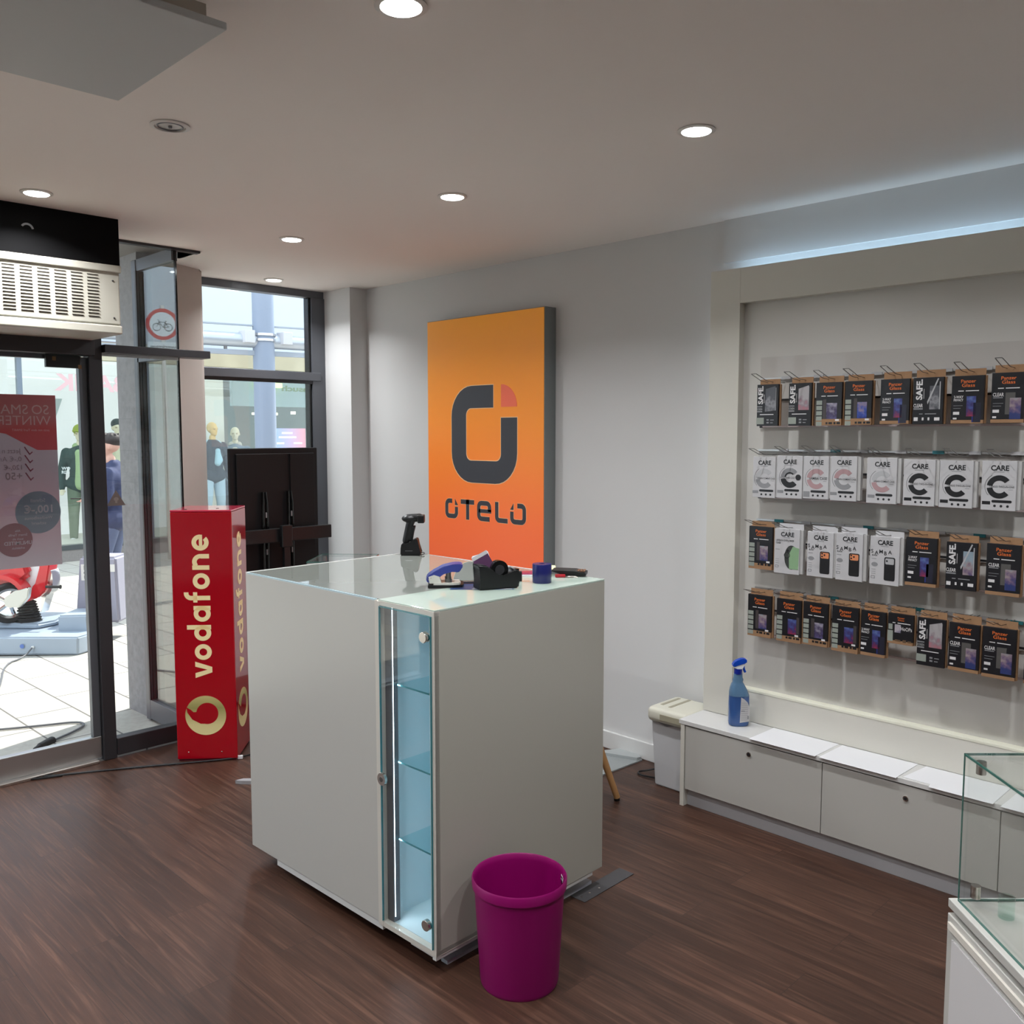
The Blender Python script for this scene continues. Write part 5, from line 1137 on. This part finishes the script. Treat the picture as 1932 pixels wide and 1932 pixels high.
# ------------------------------------------------------------------ figures
def figure(name, label, cat, loc, rz, arms, legs, head_col, body_col, tops, face=True, hat=None, hairm=None, grp=None, s=1.0, headyaw=0, vox=.011, neckband=None, extra=None):
    """arms/legs: joint lists in metres (height 1.78); tops: list of (name, material, kind)"""
    root_loc = loc
    b = MB()
    hip, ch = Vector((0, 0, .93)), Vector((0, 0, 1.30))
    b.cap((-.06, 0, .95), (.06, 0, .95), .115); b.cap((0, 0, .98), (0, 0, 1.15), .115, .13); b.cap((-.07, 0, 1.32), (.07, 0, 1.32), .11); b.cap((0, 0, 1.18), (0, 0, 1.34), .12)
    b.cap((0, .0, 1.40), (0, -.01, 1.53), .055, .052)
    for L in arms:
        sh, el, wr = [Vector(p) for p in L[:3]]
        b.cap(sh, el, .048, .038); b.cap(el, wr, .036, .025)
        d = (wr - el).normalized(); o = d.orthogonal().normalized(); pc = wr + d * .045
        b.cap(wr, pc, .026, .030)
        side = Vector((0, 0, 1)).cross(d); side = side.normalized() if side.length > .2 else Vector((1, 0, 0))
        for k in range(4): f0 = pc + side * (k - 1.5) * .017; f1 = f0 + d * (.055 - abs(k - 1.3) * .007) + Vector((0, -.02, -.012)); b.cap(f0, f1, .0095, .008, 8)
        b.cap(wr + d * .02 + side * .022, wr + d * .055 + side * .05, .0105, .009, 8)
    for L in legs:
        hp, kn, an, toe = [Vector(p) for p in L]
        b.cap(hp, kn, .088, .058); b.cap(kn, an, .056, .036); b.cap(an, toe, .038, .030)
    hm = Matrix.Translation((0, -.012, 1.655)) @ Matrix.Rotation(headyaw, 4, 'Z')
    n0 = len(b.bm.verts)
    h = MB(); 
    def hs(c, r, sc): b.sph((0, 0, 0), r, sc, 18, M=hm @ Matrix.Translation(c))
    hs((0, .01, .03), .098, (.78, .98, .95)); hs((0, -.030, -.035), .070, (.82, .85, 1.0)); hs((0, -.062, -.078), .030, (1.1, .9, .8))
    hs((0, -.100, -.012), .016, (.8, 1.1, 1.7)); hs((0, -.088, -.052), .018, (1.4, .6, .5)); hs((0, -.082, .024), .030, (1.9, .5, .35))
    for k in (-1, 1): hs((.078 * k, .012, -.008), .022, (.4, .8, 1.3))
    bd = voxel(b, vox, 5)
    for v in bd.bm.verts: v.co *= s
    body = bd.done(name, body_col, None, 'all'); body.location = loc; body.rotation_euler = (0, 0, rz); tag(body, label, cat, grp)
    for q in (-1, 1):
        e = MB(); e.sph((0, 0, 0), .0105, (1.5, .7, .7), 10, M=Matrix.Scale(s, 4) @ hm @ Matrix.Translation((.030 * q, -.0795, .006))); e.done('eye', blackp if hairm else mat('mannequin_eye', (.3, .22, .12), .5), body, True)
    for nm_, m_, kind in tops:
        b = MB(); gf = .020
        if kind in ('jacket', 'hoodie', 'vest'):
            g2 = .03 if kind != 'hoodie' else .020
            lo = .86 if kind != 'hoodie' else .84
            b.cap((-.07, 0, lo + .06), (.07, 0, lo + .06), .125 + g2 * .6); b.cap((0, 0, .98), (0, 0, 1.15), .13 + g2, .135 + g2); b.cap((-.085, 0, 1.32), (.085, 0, 1.32), .108 + g2); b.cap((0, 0, 1.15), (0, 0, 1.34), .135 + g2)
            for L in arms:
                sh, el, wr = [Vector(p) for p in L[:3]]
                b.cap(sh, el, .062 + g2 * .5, .052 + g2 * .3)
                b.cap(el, wr, .050 + g2 * .3, .036 + g2 * .2)
            if kind in ('hoodie', 'jacket'): b.cap((-.05, .03, 1.47), (.05, .03, 1.47), .055); b.cap((-.06, -.01, 1.45), (-.02, -.075, 1.40), .035); b.cap((.06, -.01, 1.45), (.02, -.075, 1.40), .035)
            vb = voxel(b, vox * 1.15, 4)
            if kind == 'jacket_open': pass
        elif kind == 'trousers':
            b.cap((-.06, 0, .95), (.06, 0, .95), .130)
            for L in legs:
                hp, kn, an, toe = [Vector(p) for p in L]; b.cap(hp, kn, .106, .078); b.cap(kn, an + (kn - an) * .10, .076, .060)
            vb = voxel(b, vox * 1.15, 4)
        elif kind == 'shoes':
            for L in legs:
                hp, kn, an, toe = [Vector(p) for p in L]; b.cap(an + Vector((0, .02, -.0)), toe, .050, .042); b.sph(tuple(an + Vector((0, .02, -.03))), .045)
            vb = voxel(b, vox, 3)
        elif kind == 'front':     # centre strip showing between open jacket fronts
            b.cap((-.0, -.075, .92), (.0, -.075, 1.36), .098, .095); b.cap((-.03, -.06, 1.42), (.03, -.06, 1.42), .055); b.cap((-.055, .0, 1.47), (.055, .0, 1.47), .06)
            vb = voxel(b, vox * 1.1, 4)
        elif kind == 'scarf':
            b.cap((-.13, .0, 1.42), (0, -.13, 1.32), .045, .04); b.cap((.13, .0, 1.42), (0, -.13, 1.32), .045, .04); b.cap((-.12, .02, 1.44), (.12, .04, 1.44), .05); b.cap((0, -.15, 1.31), (-.01, -.165, 1.12), .042, .055); b.cap((0, -.15, 1.31), (.03, -.16, 1.16), .04, .05); b.sph((0, -.155, 1.31), .045)
            vb = voxel(b, vox, 3)
        elif kind == 'cap':
            b.sph((0, 0, 0), .112, (.84, 1.0, .80), 20, M=hm @ Matrix.Translation((0, .008, .062))); b.box(-.062, .062, -.165, -.07, .040, .052, bev=.004, M=hm); b.cyl(hm @ Vector((0, .0, .03)), hm @ Vector((0, 0, .06)), .098, .1)
            vb = voxel(b, .007, 3)
        elif kind == 'short':
            b.sph((0, 0, 0), .102, (.84, 1.0, .80), 20, M=hm @ Matrix.Translation((0, .024, .062))); b.sph((0, 0, 0), .055, (1.1, .6, .5), 14, M=hm @ Matrix.Translation((0, -.035, .115)))
            for k in range(10): t_ = k * .63; b.cap(hm @ Vector((.05 * math.cos(t_), .03 + .05 * math.sin(t_), .12)), hm @ Vector((.068 * math.cos(t_), .03 + .068 * math.sin(t_), .115 + .02 * ((k * 7) % 3) / 2)), .014, .006, 8)
            vb = voxel(b, .006, 2)
        elif kind == 'hair':
            b.sph((0, 0, 0), .104, (.84, 1.02, .82), 20, M=hm @ Matrix.Translation((0, .022, .062))); b.sph((0, 0, 0), .07, (1.1, .7, .5), 14, M=hm @ Matrix.Translation((0, -.04, .105)))
            b.sph((0, 0, 0), .06, (1.2, .7, 1.1), 14, M=hm @ Matrix.Translation((0, .075, .01)))
            vb = voxel(b, .006, 2)
        for v in vb.bm.verts: v.co *= s
        vb.done(nm_, m_, body, 'all')
    if extra: extra(body, s)
    return body
gold = mat('golden_mannequin', (.72, .50, .20), .4); pale = mat('pale_mannequin', (.72, .66, .48), .45)
ARM = [((-.19, 0, 1.38), (-.27, .02, 1.10), (-.26, -.06, .86)), ((.19, 0, 1.38), (.27, .02, 1.10), (.26, -.06, .86))]
LEG = [((-.10, 0, .90), (-.12, -.02, .50), (-.14, .02, .09), (-.15, -.11, .045)), ((.10, 0, .90), (.12, -.02, .50), (.14, .02, .09), (.15, -.11, .045))]
zf = gz(XO) + .235
def vest_extra(body, s):
    b = MB(); b.flat = True; M_ = bas((-.235 * s, -.178 * s, 1.08 * s), (1, 0, -.0), (0, 0, 1)); b.text('WO', M_, 0, .055, .042, None, .02); b.text('RDS', M_, 0, 0, .042, None, .02); b.done('chest_lettering', mat('white_lettering', (.8, .85, .85), .5, emit=.1), body)
facec = math.radians(62)
figure('shop_mannequin', 'mannequin in green cap, green hoodie and dark vest in the far window', 'mannequin', (XO - .65, 4.88, zf - .10), facec, ARM, LEG, gold, pale,
    [('vest', mat('dark_green_cloth', (.025, .06, .055), .8), 'vest'), ('hoodie_front', mat('light_green_cloth', (.36, .50, .26), .85), 'front'), ('trousers', mat('olive_cloth', (.14, .19, .13), .85), 'trousers'), ('shoes', mat('white_shoe', (.7, .72, .7), .5), 'shoes'), ('cap', mat('green_cap', (.30, .38, .05), .8), 'cap')], s=.985, extra=vest_extra)
figure('shop_mannequin', 'golden headed mannequin with pale blue sweater tied round its shoulders', 'mannequin', (XO - .65, 6.93, zf - .05), math.radians(95), ARM, LEG, gold, gold,
    [('jacket', mat('charcoal_jacket', (.03, .04, .055), .8, noise_amt=.2), 'vest'), ('trousers', mat('light_denim', (.40, .52, .60), .85), 'trousers'), ('tied_sweater', mat('pale_blue_cloth', (.38, .58, .66), .85), 'scarf')], s=1.0, headyaw=math.radians(12))
figure('shop_mannequin', 'pale headed mannequin in blue jacket just above the television', 'mannequin', (XO - 1.0, 7.52, zf - .09), math.radians(60), ARM, LEG, pale, pale,
    [('jacket', mat('denim_jacket', (.20, .26, .32), .85), 'vest'), ('shirt_front', mat('cream_shirt', (.58, .56, .48), .85), 'front'), ('trousers', mat('dark_denim', (.08, .10, .15), .85), 'trousers')], s=.98)
figure('shop_mannequin', 'mannequin in cream knitwear half hidden behind the walking person', 'mannequin', (XO - .65, 5.42, zf), math.radians(80), ARM, LEG, pale, pale,
    [('sweater', mat('cream_knit', (.60, .60, .42), .9), 'hoodie'), ('trousers', mat('beige_trousers', (.42, .38, .30), .85), 'trousers'), ('hair', mat('dark_wig', (.03, .05, .05), .7), 'hair')], s=.98)
# walking person, facing left along the street
def pers_extra(body, s):
    b = MB(); b.box(-.205, -.185, -.09, -.02, 1.285, 1.30, bev=.002, M=Matrix.Scale(s, 4)); b.box(-.207, -.187, -.09, -.03, 1.262, 1.266, M=Matrix.Scale(s, 4)); b.done('chest_stripe', refl_strip, body)
    b = MB(); b.box(-.232, -.19, -.10, .04, .775, .795, bev=.003, M=Matrix.Scale(s, 4)); b.done('thigh_stripe', refl_strip, body)
    b = MB(); b.box(.09, .15, -.36, -.24, 1.135, 1.145, bev=.003, M=Matrix.Scale(s, 4)); b.done('held_phone', blackg, body)
walk = figure('person', 'person in navy workwear walking past outside and looking down at a hand', 'person', (-8.86, 3.40, gz(-8.86) - .002), math.radians(-45 + 8),
    [((-.19, 0, 1.38), (-.25, .03, 1.10), (-.20, -.22, .98)), ((.19, 0, 1.38), (.22, .02, 1.12), (.14, -.20, 1.12))],
    [((-.09, 0, .90), (-.10, -.06, .50), (-.10, .20, .14), (-.10, .10, .045)), ((.09, 0, .90), (.10, -.10, .50), (.10, .02, .10), (.10, -.10, .045))], skin, skin,
    [('work_jacket', workblue, 'jacket'), ('work_trousers', slate, 'trousers'), ('shoes', shoe, 'shoes'), ('hair', hair, 'short')], hairm=True, s=.945, headyaw=math.radians(6), extra=pers_extra)
